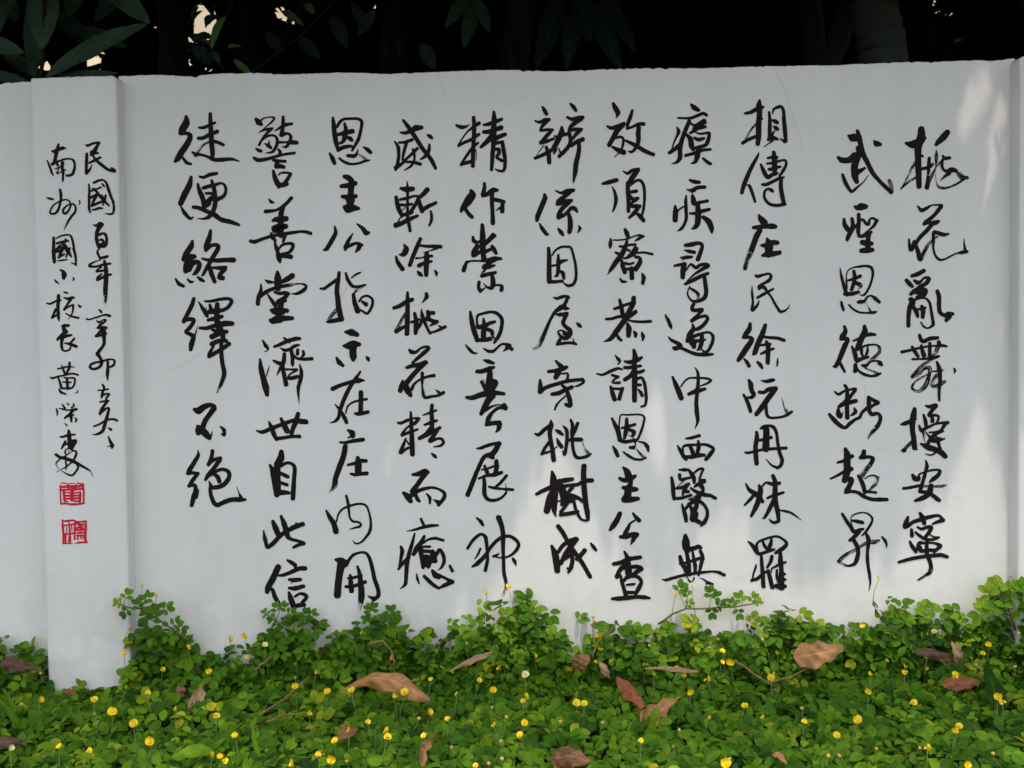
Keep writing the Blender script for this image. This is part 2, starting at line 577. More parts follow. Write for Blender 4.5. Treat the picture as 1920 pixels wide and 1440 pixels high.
TRACE = """
!1
@1670 220 6
#桃
345 130 70 345 200 85 315 300 85 308 400 72 310 550 68 315 650 64 320 780 56
170 290 30 240 305 85 320 280 95 385 230 40
350 430 30 362 440 26
~275 510 40 230 590 26 160 730 10 112 808 14 170 750 26 230 708 28 280 680 24
435 460 38 430 520 40 428 600 36 420 650 22 408 790 50
345 580 34 400 570 36 450 545 50 480 520 20
640 165 60 600 215 75 530 285 55 510 310 36
~512 370 10 515 420 42 515 480 38 505 560 6 505 640 6 515 730 8 540 780 26 600 795 36 670 785 26 740 750 26 820 700 26
585 430 24 610 460 40 665 455 36
590 470 30 575 520 34 590 580 30 630 605 36 690 590 60 740 600 36
660 625 50 610 665 30 560 710 8
~750 610 40 800 670 60 860 680 40
~560 500 20 500 580 18 460 660 36 425 730 50 410 795 42
#花
305 1000 20 345 1045 46 400 1025 40 460 990 18 530 985 20 570 995 44 540 1040 46 480 1110 40 400 1180 56 375 1200 40
440 1195 40 500 1185 56 540 1170 36
470 1200 44 400 1280 46 330 1350 44 290 1410 38
@1670 370 6
205 470 20 210 520 30 225 590 46 250 560 50 270 520 60
265 500 46 295 570 42 330 690 58
~335 700 50 380 610 40 430 520 34 480 470 26 530 440 20
490 390 40 530 400 44 600 420 44 655 410 22
480 400 36 482 480 36 480 560 24 500 650 26 550 700 30 610 695 22 680 660 22 740 630 14 800 620 40 860 610 36
840 600 36 830 540 22 826 460 6
#亂
235 885 36 300 865 50 375 825 46
175 930 40 210 970 50 245 1005 38
265 935 30 305 960 50 340 945 30 380 905 26 430 915 44 400 965 46 330 1010 46 260 1060 50 225 1090 40
290 1060 70 350 1050 85 400 1050 40 370 1100 55 300 1130 50
215 1150 40 240 1140 36 215 1240 52 200 1340 46 200 1440 46
250 1200 50 275 1150 30 340 1130 26 400 1140 26 440 1190 30 455 1270 30 470 1360 34 480 1440 30
260 1240 46 290 1290 48 305 1340 36
300 1260 26 350 1255 30 395 1240 26
350 1225 40 365 1280 52 360 1350 42
525 1055 44 545 1120 48 545 1220 46 555 1290 46 600 1325 40 650 1320 70 700 1310 36
660 1340 60 625 1385 40
@1670 600 6
200 0 46 200 70 40
480 0 26 480 50 34 420 90 20 370 70 22 340 20 14
#舞
325 170 36 340 220 44 370 240 46 440 210 46 530 200 38
125 360 36 200 345 32 300 320 28 400 300 24 500 290 22 560 285 36 630 295 26
240 300 30 275 360 42 310 410 36
345 290 36 355 340 40 375 400 56
440 260 36 440 330 40 440 405 46
540 245 44 550 290 46 ~
~530 300 50 510 360 40 470 390 20
245 440 26 320 440 22 400 435 26 470 425 50 545 408 28
~480 430 30 400 480 36 340 520 36 270 600 36 240 640 36
~250 635 50 320 590 56 370 550 40 440 540 44 440 600 40 425 660 50 390 740 50 340 790 44 290 800 26 240 760 28 270 700 30 340 650 20 420 610 16 470 580 14 560 570 30 595 560 24
520 470 26 545 540 50 555 620 46 555 700 42 545 800 34 548 905 26
~520 620 40 480 680 40 460 730 36 500 745 40 560 720 50 610 690 36
712 540 12 725 570 30 715 600 10
#擾
270 1000 46 260 1060 66 245 1150 66 245 1240 54 260 1330 56 270 1440 56
115 1175 20 160 1165 50 220 1140 44 280 1110 36
~240 1370 20 200 1410 24 160 1445 24
395 965 24 430 975 40 510 960 44 470 1010 44 430 1070 40
370 1065 26 390 1130 44 400 1200 40
470 1070 30 470 1140 46
440 1080 36 500 1070 30 540 1085 26 535 1120 28 510 1170 24
@1670 780 12
640 210 40 690 320 90 800 270 70 1000 180 50 1150 155 60 1290 150 80
1230 170 90 1140 310 60 1040 360 60 870 370 40
~725 350 60 760 500 50 775 610 10
785 350 24 860 450 50 900 500 60
1180 340 50 1050 390 70 920 480 80 850 600 80 820 680 90
~990 460 50 1100 500 50 1220 510 30
930 510 50 1060 540 90 1210 515 40
670 620 40 760 660 100 860 710 130 1000 750 110 1150 830 120 1230 910 110
930 570 60 1060 580 80 1090 680 70 1110 740 90
780 850 20 870 875 34 960 860 44 1030 790 60
540 600 70 540 690 90 600 760 30
~470 550 30 380 650 40 280 770 60
310 780 40 350 760 70 280 790 80 ~
240 770 30 300 790 70
~470 640 30 400 690 36 320 770 30
@1670 850 6
#安
395 80 18 408 140 42 390 220 40 365 310 40 345 380 46 325 430 36
245 240 30 270 280 60 315 290 46 320 240 20 360 220 22 440 195 26 520 185 24 555 200 36 530 250 46 480 290 50 435 325 20
145 395 34 220 385 34 320 365 36 400 370 30 ~
~400 370 30 480 370 26 560 370 34 630 358 16
455 360 50 440 430 70 400 480 56 340 510 50 275 535 30
330 430 40 400 440 40 470 470 44 520 510 50 550 530 38
#寧
195 715 30 175 780 60 160 830 46 200 815 40 250 775 40 340 745 46 440 715 44 540 700 30 590 745 36
590 750 50 530 770 40 470 795 24
330 670 30 355 720 60 380 790 46
300 830 24 350 850 36 410 830 40 460 835 40 430 890 44 390 940 40 360 960 26
235 860 36 240 930 44
280 890 30 330 930 36 390 965 36 480 970 30 545 945 26
~430 905 14 480 935 28 540 945 14
215 990 24 245 1050 46 285 1110 36
300 1080 40 325 1010 46 370 1010 30 430 1005 30 ~
430 1005 24 490 1010 26 560 1040 46 520 1080 40 490 1105 40
330 1060 50 340 1100 40 420 1090 40 500 1090 40
410 990 36 405 1080 46 410 1140 50 440 1210 46 455 1290 44 440 1340 56 410 1370 30 ~
~440 1340 44 380 1380 30 310 1425 20
90 1225 30 160 1205 38 260 1180 42 380 1160 42 480 1150 44 570 1145 44 640 1165 36
!2
@1540 240 6
#武
305 85 30 345 105 90 395 110 80
405 30 36 425 100 56 445 200 56 470 290 56 520 390 52 570 490 50 640 580 44 720 660 44 790 725 46
~790 720 40 785 660 50 765 590 40
590 140 16 620 175 70 665 185 40
410 220 50 430 270 80 400 340 76 375 430 76 380 540 76 400 610 46
190 330 34 230 360 60 310 360 66 380 310 80
400 500 60 440 480 50 490 450 28
240 525 34 270 610 44 310 680 38 345 715 34 400 670 26 470 610 14 530 530 8
#聖
375 880 26 400 895 60 450 885 80 500 885 56
255 1025 34 265 1090 50 310 1150 56 350 1150 40
345 1020 40 355 1090 44 340 1150 50 300 1230 50 290 1260 36
420 970 40 420 1080 42 415 1160 46 425 1220 36
350 1140 40 400 1090 30 440 1040 30 470 1030 26 500 1070 36 530 1080 40 545 1030 24 580 1015 30 630 1040 26
625 1040 40 590 1100 34 540 1145 20 490 1180 10
450 1220 40 510 1195 50 565 1170 30
540 1190 46 525 1250 52 525 1320 60 520 1380 60
460 1285 56 510 1300 60 570 1300 44
450 1380 50 510 1375 66 575 1370 46
@1540 480 6
#恩
210 130 8 225 220 30 250 320 36 275 400 44 290 440 36
280 420 20 285 330 24 280 230 14 300 165 14 360 130 18 430 118 26 500 112 28 560 130 34 580 190 30 565 280 26 530 370 26 490 430 28 460 445 20 435 430 8
365 170 36 375 230 44 370 290 44 340 380 40
300 275 24 370 255 36 440 225 40
385 300 40 430 320 50 450 335 40 ~
~450 340 30 410 380 8
260 425 40 340 425 46 420 405 36
225 515 26 235 560 34 250 610 28
310 550 22 350 590 24 420 630 24 510 640 22 590 635 36 620 628 20
~490 520 4 530 580 12 560 630 34
410 520 30 440 515 46 480 510 36 520 460 22 560 445 20 610 480 44 655 520 34
#德
260 790 30 270 850 50 235 910 66 220 935 40
220 930 44 280 930 46 300 945 40 265 1010 60 230 1100 56 195 1180 50 160 1240 46 130 1240 16
210 1200 36 235 1250 36 265 1305 26
485 790 40 490 850 66 450 930 66 420 1010 64 400 1050 50
360 955 24 430 925 30 510 890 40 560 880 44 610 885 26
345 1020 26 375 1090 50 395 1170 50
430 1040 40 490 1010 24 560 998 22 620 1000 20 655 1030 32 655 1080 32 ~
~655 1080 36 620 1120 36 570 1160 36 520 1190 20
450 1050 40 455 1100 30 470 1130 26
520 1020 20 520 1070 32 500 1120 28
400 1180 50 460 1155 40 530 1135 28
385 1220 40 380 1300 44
395 1250 26 420 1290 26 480 1330 34 560 1350 28 620 1340 36 670 1320 22
~490 1260 14 560 1290 18 640 1320 24
460 1230 30 500 1235 44 530 1210 28 560 1185 22 630 1180 22 660 1205 56 685 1230 26
@1540 700 6
#斷
265 135 34 290 180 40 290 260 44 290 380 50 292 500 50
150 205 18 195 235 32 260 200 30 340 180 26 385 180 40 350 230 36 300 290 50 250 340 50 200 375 40
190 380 26 230 350 44 310 330 50 390 310 46
190 410 40 195 460 60 215 490 46 240 440 16 ~
370 390 20 385 430 44 350 465 30 330 475 16
90 460 34 140 520 50 210 585 46 270 610 36 320 565 44 380 520 34 430 495 36 460 440 34 520 385 40
535 270 46 535 340 50 540 410 44
525 270 22 525 350 20
545 280 40 600 310 40 640 330 44 600 350 36 560 380 30
535 420 40 570 460 46 630 450 36 665 490 42 655 550 44 620 610 50 570 660 40 ~
~590 640 40 550 690 32 525 740 8
#超
270 850 40 290 910 72 290 1000 76 290 1100 80 260 1210 60
180 1005 24 260 980 40 350 930 44
105 1185 24 180 1150 30 260 1105 36 340 1075 50
310 1190 60 340 1200 60 320 1260 56 290 1320 60
270 1340 36 340 1330 36 410 1340 38 470 1380 44 560 1415 40 650 1420 46 740 1420 40
480 875 46 470 930 60 440 950 44
470 950 40 530 940 36 580 960 46 555 1020 46 510 1080 50 ~
~520 1060 50 480 1120 50 455 1160 50
415 1150 30 445 1200 46 475 1270 48 490 1340 44
490 1185 14 540 1155 18 600 1150 20 640 1180 34 ~
~640 1170 34 610 1240 40 550 1310 28
520 1330 36 570 1335 26 615 1340 30
@1540 880 6
#昇
235 500 30 290 590 40 340 660 44 370 700 46 440 680 40 475 670 26
345 640 14 332 560 10 350 520 18 410 495 18 480 487 16 540 510 22 575 560 26 555 620 30 510 690 30 460 745 20
345 575 26 400 585 40 465 600 40
430 700 44 370 760 46 320 800 36
360 790 46 400 860 46 415 930 44 400 1010 50 370 1065 40 300 1085 24 230 1060 28 190 1040 26 ~
~195 1035 40 250 980 40 320 935 36 400 895 36 470 850 36 540 820 40 600 815 50 650 800 26
500 715 26 525 770 50 530 830 46 520 920 34 520 1020 38 530 1110 36 545 1200 32 550 1280 22 535 1365 5
685 760 22 715 800 34 735 850 24 732 885 6
!3
@1365 170 6
#相
355 110 30 350 170 66 355 250 60 345 380 60 345 500 60 335 600 50
190 255 26 250 245 40 320 210 50 395 185 34
360 320 46 385 315 26
~310 380 30 240 470 20 200 540 22
165 590 40 220 555 36 300 520 40 340 510 40
462 240 26 470 330 40 470 430 44 465 550 40
500 260 14 515 210 26 560 185 36 600 180 34 625 230 36 630 330 44 640 430 48 650 570 40
640 575 36 590 540 16
500 330 24 530 345 50 555 360 40
510 400 16 540 420 50 560 435 36
525 450 14 505 480 30 480 540 50
450 550 30 510 535 50 560 545 30
500 570 20 450 600 14 405 635 8
#傳
348 690 6 335 735 30 270 850 44 220 960 48 180 1060 50 155 1150 40
215 1060 16 240 1070 36 270 1140 36 305 1250 30
515 690 40 520 760 56 525 850 60 525 940 46
445 760 26 490 750 36 550 750 40
440 820 24 520 810 34 600 785 26 645 785 28 655 830 30 620 900 36 580 960 26
455 885 28 520 870 40 590 855 28
490 905 10 470 890 24
370 830 26 400 900 44 445 970 50 510 940 40 560 930 26
385 1055 30 430 1055 40 510 1020 36 580 985 36 630 975 24
600 980 40 595 1080 46 610 1180 50 630 1270 44
640 1275 40 560 1290 36 480 1280 34 430 1240 32 408 1190 30 415 1130 28 450 1105 26 490 1120 40 505 1135 30
@1365 390 6
#庄
345 75 20 370 120 66 410 170 80 430 200 50
285 220 40 350 215 50 430 205 50 500 205 66 535 210 46
360 250 56 320 320 64 280 430 60 240 540 60 ~
~240 530 50 210 600 46 190 680 50
440 345 30 460 400 90 460 470 90 455 530 60
375 420 30 430 420 60 500 390 60 555 390 50
385 535 30 440 520 70 510 515 60 585 500 46
#民
310 755 24 330 770 40 400 750 28 460 740 26 485 765 34 460 815 40 400 850 30 350 885 40 355 910 34
360 880 50 410 895 40 440 940 26 480 990 24 530 1080 28 580 1160 34
590 1170 30 640 1155 24 680 1120 16 692 1085 6
330 1010 30 400 970 36 510 910 26
270 880 10 272 960 28 280 1060 26 270 1140 36 275 1155 30
280 1150 34 330 1095 30 348 1040 10
@1365 590 6
#徐
250 100 34 240 160 56 200 220 60 180 250 40
175 255 40 240 255 36 270 280 50 220 360 64 160 450 60 115 515 44
180 495 20 210 530 40 240 580 40
420 115 40 390 210 60 340 320 60 300 430 56 280 450 20
400 250 30 480 258 34 560 265 36 635 290 36
430 300 30 450 340 54 450 440 50 448 545 46
370 345 24 420 335 36 480 330 26
370 440 24 430 415 40 515 380 26
330 530 26 360 560 44 385 600 30
560 490 12 558 540 26 552 582 14
#阮
235 735 30 255 780 56 265 850 50 290 900 46 265 930 40 220 930 24
175 900 28 210 960 40 240 1040 44 255 1090 40
375 740 16 430 750 40 480 740 46 515 735 36
350 870 36 400 875 40 460 840 50 540 830 50
530 840 56 460 930 60 390 1030 60 320 1120 50
430 980 24 430 1060 36 440 1130 36 480 1160 30 580 1155 26 660 1130 34 720 1090 30
~670 1110 50 640 1050 24 605 935 4
@1365 780 6
#冉
320 180 34 325 240 50 310 350 50 315 450 54 322 535 50
365 140 24 400 130 60 430 150 70 430 250 70 425 370 80
400 120 40 450 110 30 510 125 40 545 190 36 560 300 36 580 410 40 610 500 42 590 560 40 550 590 26
560 580 30 500 560 26 460 520 18 428 485 8
340 275 30 400 265 36 490 240 36
195 410 26 230 415 30 330 390 30 430 375 34 550 365 34 655 360 36
#妹
200 760 16 240 830 44 300 870 56 350 910 60 390 965 40
350 780 30 365 830 60 350 930 60 310 1030 54 260 1130 30
290 890 34 240 950 36 185 1005 22
385 790 20 430 750 26 500 765 44 580 755 40
505 670 40 530 740 52 530 850 56 530 950 60 560 1080 50 570 1180 40
565 1185 40 520 1200 36 480 1180 26 465 1155 10
440 925 26 500 900 36 560 880 36 625 860 30
515 950 50 460 1060 46 410 1145 30 388 1152 14
580 1060 18 640 1070 28 710 1090 26 770 1130 18 825 1170 5
@1365 880 6
#羅
225 810 16 270 850 40 310 910 46 350 950 40 430 930 36 520 900 30
330 940 40 320 860 36 340 820 26 400 790 28 480 765 28 550 755 26 610 780 28 660 830 36 640 870 46 580 915 50 535 940 36
390 810 24 405 850 34 440 900 36
490 780 24 480 840 46 455 900 50
375 965 30 380 1060 40 390 1180 46 400 1320 46
315 1075 20 310 1110 26 285 1180 22 278 1230 20
265 1250 36 330 1230 40 390 1180 36 450 1140 26
495 980 40 480 1040 40 440 1105 26
450 1140 40 470 1210 46 500 1330 46
490 1160 14 490 1120 20 540 1090 28 600 1060 36 650 1045 26
590 945 40 590 1030 56 600 1120 50 600 1220 60 600 1330 70
550 1130 24 550 1200 30 570 1260 40
600 1170 60 640 1180 30
590 1240 80 650 1240 24
540 1310 50 600 1320 76 645 1315 40
!4
@1230 180 6
#瘼
395 95 30 430 130 60 480 160 40
245 245 20 330 250 26 400 245 34 480 215 36 530 195 36 570 215 36
375 280 44 330 390 46 290 500 50 270 600 50 270 690 52 240 740 36 175 765 8
235 350 16 255 400 44 230 460 26 200 530 18 180 590 14
150 640 40 200 605 44 280 540 50
395 310 24 430 330 30 480 310 36 545 275 44
555 295 36 480 350 46 430 390 40 385 415 30
430 370 50 490 360 40 560 345 30
345 435 30 385 480 56 400 560 60 420 600 46
440 405 14 500 425 26 570 415 26 600 420 34 585 500 46 560 550 40 480 575 40 430 590 36
430 470 30 480 490 46 540 475 30
330 670 34 420 645 36 520 610 36 615 600 28
480 580 46 465 680 60 440 740 40 395 760 14
530 700 26 575 740 40 615 765 34
#疾
380 945 26 430 965 46 490 970 36
340 1050 10 400 1060 40 470 1030 44 550 1025 40
400 1085 20 440 1060 30
@1230 360 6
215 155 26 220 220 60 215 320 56
240 220 20 270 190 20 310 165 20
340 40 20 335 100 36 338 200 38 340 300 36 310 380 36 270 425 30 240 436 8
410 35 30 420 80 56 430 130 50 500 115 36 580 100 36
380 240 24 440 240 36 520 215 44 600 195 36
470 150 50 475 260 70 465 360 60 430 405 40 400 412 14
530 280 40 590 330 64 625 410 56 628 460 24
#尋
330 600 40 400 590 52 480 575 40 520 600 40 500 680 46 470 760 50
320 655 16 370 665 40 435 680 40
275 740 20 340 735 44 405 730 30
290 770 10 320 750 20
205 830 26 260 820 36 330 805 36
315 815 60 305 880 60 300 960 50
330 890 20 380 820 24 400 815 30 450 850 40 500 820 36 560 815 40 590 830 40 520 870 40 440 920 26 350 1000 16
330 1035 34 430 985 46 510 945 44 585 915 36
545 950 40 555 1030 46 565 1120 46 545 1190 46 480 1225 42 420 1230 30 380 1200 22 355 1150 20 360 1110 16 380 1060 14
375 1075 18 430 1110 34 475 1150 36 465 1200 30 ~
#遍
430 1235 20 405 1290 36 400 1325 30
@1230 570 6
435 0 20 405 50 40 420 70 40 520 65 46
515 80 36 460 130 30 400 190 40 480 150 36 560 135 36 580 170 40 530 240 44 470 280 46 440 290 30
410 225 20 420 280 50 380 340 60 350 420 40
360 400 40 410 430 90 430 490 40
410 370 40 460 350 40 540 325 26 600 320 28 640 360 34 635 430 38 590 520 36 550 545 36 515 510 14
515 350 46 515 420 50 490 500 46 460 520 14
440 420 46 500 410 30 555 400 24
105 120 16 135 180 40 165 250 40 178 285 10
140 370 14 180 410 36 260 450 44 275 480 50 210 500 50 195 490 30
250 480 40 340 520 34 440 560 40 540 570 44 640 565 26
#中
185 820 26 220 900 50 255 980 60 285 1060 56
280 930 18 320 870 20 370 835 22 440 830 24 520 832 24 580 840 28 620 860 28 570 895 24 500 920 16
440 715 10 470 770 34 475 860 38 465 980 40 455 1100 44 460 1220 48 470 1310 40 440 1410 5
365 1015 36 430 990 50 500 970 46 555 955 30
~430 970 20 490 930 20
@1230 690 6
#西
335 795 20 400 785 36 490 760 36
240 870 14 270 920 40 310 990 46 340 1030 36
310 1000 36 400 1000 46 500 980 46 545 980 36
310 950 14 305 890 26 340 870 34 440 865 30 540 860 30 600 875 36 645 910 36 610 970 50 560 1030 40
385 880 40 410 940 46 425 990 40
475 820 26 480 880 46 460 980 40
@1230 870 6
#醫
260 65 20 320 65 44 365 65 26
365 60 20 400 110 50 425 160 50 430 210 36
430 100 24 480 60 30 530 55 28 510 110 26 490 170 24 500 190 20
265 120 40 275 175 34 330 165 34 400 150 26
500 190 50 550 180 30
550 195 36 470 230 46 430 260 20
~320 190 16 280 220 20 240 265 20
225 275 26 290 265 36 370 225 36
345 240 50 310 310 40 300 350 24
310 310 36 365 310 40
175 150 30 190 240 46 195 330 46 205 395 40
200 385 34 280 385 36 395 350 34
390 270 24 450 310 40 540 345 46 610 355 40 670 385 36
500 230 60 530 290 36 500 340 50 460 380 60
~365 400 20 430 390 50 490 380 50
290 445 14 310 510 40 330 580 46 340 640 40
330 510 30 370 460 36 430 420 50 490 420 40 540 460 36 575 520 36 575 590 40 540 660 46 505 700 20
360 440 20 400 500 40 430 560 90 420 620 80
460 430 50 450 490 50 420 530 60
430 620 50 480 650 50 520 670 40
#無
330 800 40 335 870 84 340 940 84 360 980 50
340 960 60 420 950 50 480 930 50 505 945 40
340 980 40 355 1050 44 370 1150 50 375 1250 40
410 980 24 425 1060 36 440 1140 44 440 1230 36
500 980 40 525 1050 40 505 1140 40 480 1250 26
270 1040 40 290 1110 50 330 1180 50 350 1250 40
270 1120 30 340 1110 30 420 1085 34 500 1060 40 540 1065 26
70 1295 10 110 1305 34 200 1280 34 320 1250 36 440 1230 36 560 1215 30 640 1210 24 710 1220 36 770 1250 36
350 1270 12 380 1320 22 410 1320 20 430 1280 20
480 1280 6 530 1295 16 580 1330 24 635 1355 36
560 1350 14 590 1335 40
!5
@1105 180 6
#放
270 85 36 290 130 54 320 190 60 305 240 16
200 340 24 250 360 44 310 345 46 390 310 44
380 325 50 320 380 60 280 450 56 220 555 46
300 470 30 350 460 30 380 480 30 380 540 30 365 590 26
255 570 24 320 605 50 390 635 60
~340 635 30 310 660 18 280 690 8
485 160 30 460 240 44 430 320 40 425 370 26
425 365 30 480 350 30 550 315 34 615 315 40
555 350 50 550 430 54 550 520 46 510 600 36 470 630 30 445 620 20
405 500 24 470 530 40 560 580 46 640 625 46 725 660 40
#頂
380 845 16 430 870 36 480 840 40 550 830 50
540 840 50 490 910 60 450 970 50
150 985 30 220 970 50 310 945 46
255 1015 10 285 1080 34 300 1160 44 290 1230 36 265 1300 20
430 975 40 435 1060 50 440 1180 44 440 1300 40
460 1010 20 500 970 30 560 945 30 600 980 34 620 1060 34 620 1170 32 610 1270 30 595 1335 26
470 1080 36 530 1070 40
450 1110 30 490 1160 44 550 1150 36
530 1160 44 480 1200 34 460 1230 40
460 1240 34 520 1240 50 570 1240 40
560 1240 44 510 1310 50 450 1370 30
530 1320 30 570 1350 50 610 1400 46
@1105 420 6
#寮
400 60 34 420 100 54 435 145 44
240 165 20 238 220 46 235 265 30
265 180 16 330 180 18 420 170 20 500 140 18 560 125 24 610 140 30
590 140 40 540 175 30 505 195 8
425 190 30 400 270 50 360 350 60 300 430 56 250 500 46 205 570 8
340 250 26 390 255 34 450 235 30 520 230 30
295 320 26 340 340 36
410 280 20 450 300 30
525 275 60 490 330 66 420 380 30 385 385 20
540 325 24 620 320 24 710 340 30
365 410 30 375 470 50 400 545 46
400 440 34 450 450 30 500 435 24
520 370 36 565 380 34 570 430 50 520 510 56
400 510 34 460 505 36 520 500 36
475 500 50 480 610 52
345 610 16 370 645 36 420 650 18
595 555 20 610 600 50 600 670 36
#恭
340 850 30 360 930 46 375 1020 50
500 830 50 490 900 56 450 980 56 420 1040 60
280 955 30 340 935 36 420 905 34 510 885 40
185 1070 26 250 1065 34 340 1040 34 430 1040 60 525 985 44
430 1040 66 370 1120 60 310 1200 60 240 1290 50 160 1325 8
430 1080 20 500 1095 30 600 1100 30 690 1095 36
430 1120 30 445 1180 66 440 1260 50
305 1235 20 330 1280 40 360 1310 30
500 1205 20 520 1235 46 520 1265 34
590 1220 20 605 1265 46 598 1315 16
@1105 640 6
#請
290 155 10 325 200 40 345 225 30 320 260 14
85 365 20 150 375 28 230 340 38 320 305 34 370 315 20
255 380 30 325 400 34
320 400 30 270 440 24 265 465 22 340 465 34
240 510 30 260 580 50 285 655 50
265 530 30 320 535 30 385 525 24
370 530 40 350 600 44 335 650 44
500 95 30 515 170 60 505 260 56 510 350 60 510 450 60 508 560 54 508 670 52
395 225 24 450 235 44 540 210 50 590 180 30
395 295 36 450 295 40 580 275 30
510 330 60 460 390 46 400 430 46
510 350 40 570 345 40 615 325 30
540 420 36 590 410 30 620 470 36 635 570 36 640 660 34 625 720 28 580 735 22
530 490 40 580 490 30
550 540 20 575 570 36 595 610 40
#恩
255 865 24 285 930 44 320 1010 50 345 1110 50
340 1110 44 400 1130 40 470 1120 40 520 1110 30
350 1080 30 335 970 22 340 890 16 355 830 18 430 828 20 520 823 20 590 828 22 620 860 24 605 940 28 580 1020 28 550 1090 28 510 1135 24
420 870 34 420 950 50 410 1020 50 395 1090 36
365 975 26 430 960 36 515 935 34
445 990 36 500 1020 50 490 1060 36
~440 1050 8 520 1110 20
265 1180 20 295 1230 46 320 1290 40
380 1240 14 430 1280 34 500 1320 30 580 1330 26 635 1310 24
~530 1210 8 570 1260 24 620 1305 40
455 1195 30 500 1195 44
510 1195 20 525 1140 10
550 1125 14 610 1140 26 650 1180 46 665 1235 26
@1105 740 6
#主
385 820 30 420 860 66 440 910 80
340 940 36 380 960 50 450 955 60 515 915 40
460 920 60 462 1000 48 440 1060 80 430 1130 80
380 1045 40 440 1060 70 530 1065 50
400 1150 50 380 1190 40 460 1180 70 550 1170 44
@1105 910 6
#公
345 315 50 310 390 60 265 460 60 230 505 30
490 310 20 525 360 44 560 395 50
510 395 20 460 430 26 430 490 46 400 550 50
350 580 40 410 575 60 500 550 50 540 555 50
525 550 60 490 620 46 465 670 8
#查
395 745 24 425 810 50 430 890 80 440 960 80 440 1030 60
270 885 40 350 870 50 450 830 50 575 810 44
400 900 60 340 960 50 310 1030 50
350 1010 30 370 1100 40 395 1180 44 410 1240 44
470 920 40 530 915 46 580 930 50
590 940 46 540 970 50 480 1020 50
390 1070 40 430 1030 40 500 1020 40 560 1040 40 585 1090 40 560 1150 50 520 1220 40
420 1120 26 470 1115 30 510 1110 28
420 1205 40 500 1205 36
255 1275 30 320 1275 50 430 1265 50 550 1255 40 620 1260 50 685 1270 20
!6
@980 190 6
#辦
220 60 20 245 100 46 270 145 40
140 220 20 190 235 36 250 210 44 300 205 40
280 215 44 220 280 36 200 325 30
200 330 26 270 320 34 340 320 30
330 320 36 280 380 44 230 440 44 205 470 40
200 465 40 270 450 40 350 420 30
~240 490 12 190 560 12 150 620 12
140 640 36 210 610 40 290 570 44 350 530 44
265 515 36 290 590 50 300 690 46
440 290 30 440 340 60 400 430 60 350 530 50
355 390 20 400 400 40 460 375 40 510 365 36
340 500 24 370 540 40 350 590 20
535 25 24 570 60 46 600 105 34
500 175 26 550 200 40 610 190 46 675 180 44
660 195 50 590 240 50 540 290 44 525 350 40 540 430 44 520 500 40 480 550 46 410 620 40
525 330 30 590 315 40 665 315 34
655 320 40 600 370 44 560 430 24
545 500 40 600 460 44 680 425 50
400 520 8 425 575 24
630 460 40 635 530 46 620 620 52 600 700 54 590 800 52 570 915 14
#係
@980 330 6
370 165 16 430 190 30 500 170 50 575 160 40
540 175 44 470 230 50 400 280 40 390 320 36
400 305 56 480 290 60 550 275 40
520 300 46 450 360 50 410 430 50 405 470 50
410 460 50 480 430 40 550 360 44 590 370 50 615 405 24
520 430 40 535 500 56 535 580 56 525 630 50
245 205 30 250 250 56 210 350 56 170 450 56 160 500 40
190 535 18 220 590 44 270 655 40 295 655 14
400 590 20 430 630 50 455 665 30
625 555 10 645 590 40 618 640 12
#因
290 810 36 298 900 50 298 1000 52 298 1100 54 300 1190 54
290 1190 40 360 1190 40 450 1180 30
335 890 20 370 835 24 430 800 28 480 795 26 540 805 28 565 870 28 585 950 30 600 1050 32 598 1150 34 570 1215 36 510 1235 34 470 1210 20 440 1190 10
400 885 24 400 960 44 400 1050 44 385 1120 36 355 1130 12
330 1010 24 400 995 30 440 960 44 500 945 20
410 1070 30 450 1090 46 465 1150 36
@980 540 12
#屋
690 210 30 770 235 70 880 200 80 1000 185 60 1060 215 30
1020 200 80 980 300 80 930 390 80 860 440 120 740 530 80 640 680 66 550 880 80 450 1120 90 360 1290 100 260 1370 50 215 1355 20 ~
900 400 70 960 450 110 1040 460 40
740 590 30 830 600 90 950 580 80 1010 570 70
980 580 110 940 690 90 910 790 90 970 870 80 1060 950 110 1050 1050 120 960 1130 100 860 1090 70 800 1000 50 820 960 36 900 960 40 950 1020 110
870 1110 70 800 1230 80
770 1270 60 900 1245 70 1080 1235 64 1210 1265 50
1130 1125 10 1145 1190 40 1170 1240 50
1220 790 40 1270 835 90 1310 870 60
@980 560 6
#旁
370 695 20 410 740 44 450 780 60
290 820 36 370 810 44 450 790 50 495 770 40
400 830 70 370 890 50
440 845 20 500 840 24 510 870 30 495 920 30
195 915 26 200 980 50 195 1050 50
200 1050 46 250 1005 44 380 960 42 520 925 40 660 910 36
670 910 46 685 940 30 620 980 26 580 988 10
445 975 30 480 1010 40 510 1070 46 530 1140 54 540 1200 46
530 1210 40 485 1190 40
330 1075 40 410 1060 50 480 1025 44 555 995 46
490 1090 20 420 1150 20 380 1200 26 360 1250 20
@980 760 6
#桃
320 170 20 320 220 56 305 300 50 315 400 48 335 500 50 350 615 54
140 320 24 180 330 40 250 270 44 310 230 46
295 420 40 250 480 36 215 550 36
215 545 30 270 530 30 330 510 24 390 460 12
375 280 26 410 300 50 450 330 30
385 370 14 405 420 46 440 470 44
450 230 14 490 270 40 500 350 40 490 460 40 470 550 40 445 510 10
540 160 24 560 220 40 555 320 40 560 420 36 570 500 36 600 580 40 660 590 34 730 570 36 765 545 26
620 200 36 590 280 40 560 350 30
530 390 40 600 385 46 660 385 46
~670 410 6 700 490 14 730 530 40
@980 870 6
#樹
330 85 30 345 160 70 345 240 76 360 330 76 360 420 64 355 520 56 375 590 14
155 340 36 230 300 46 310 265 50
345 290 56 310 380 80 290 460 80 270 530 70
390 220 60 430 260 90 460 350 80 460 420 70 440 460 40
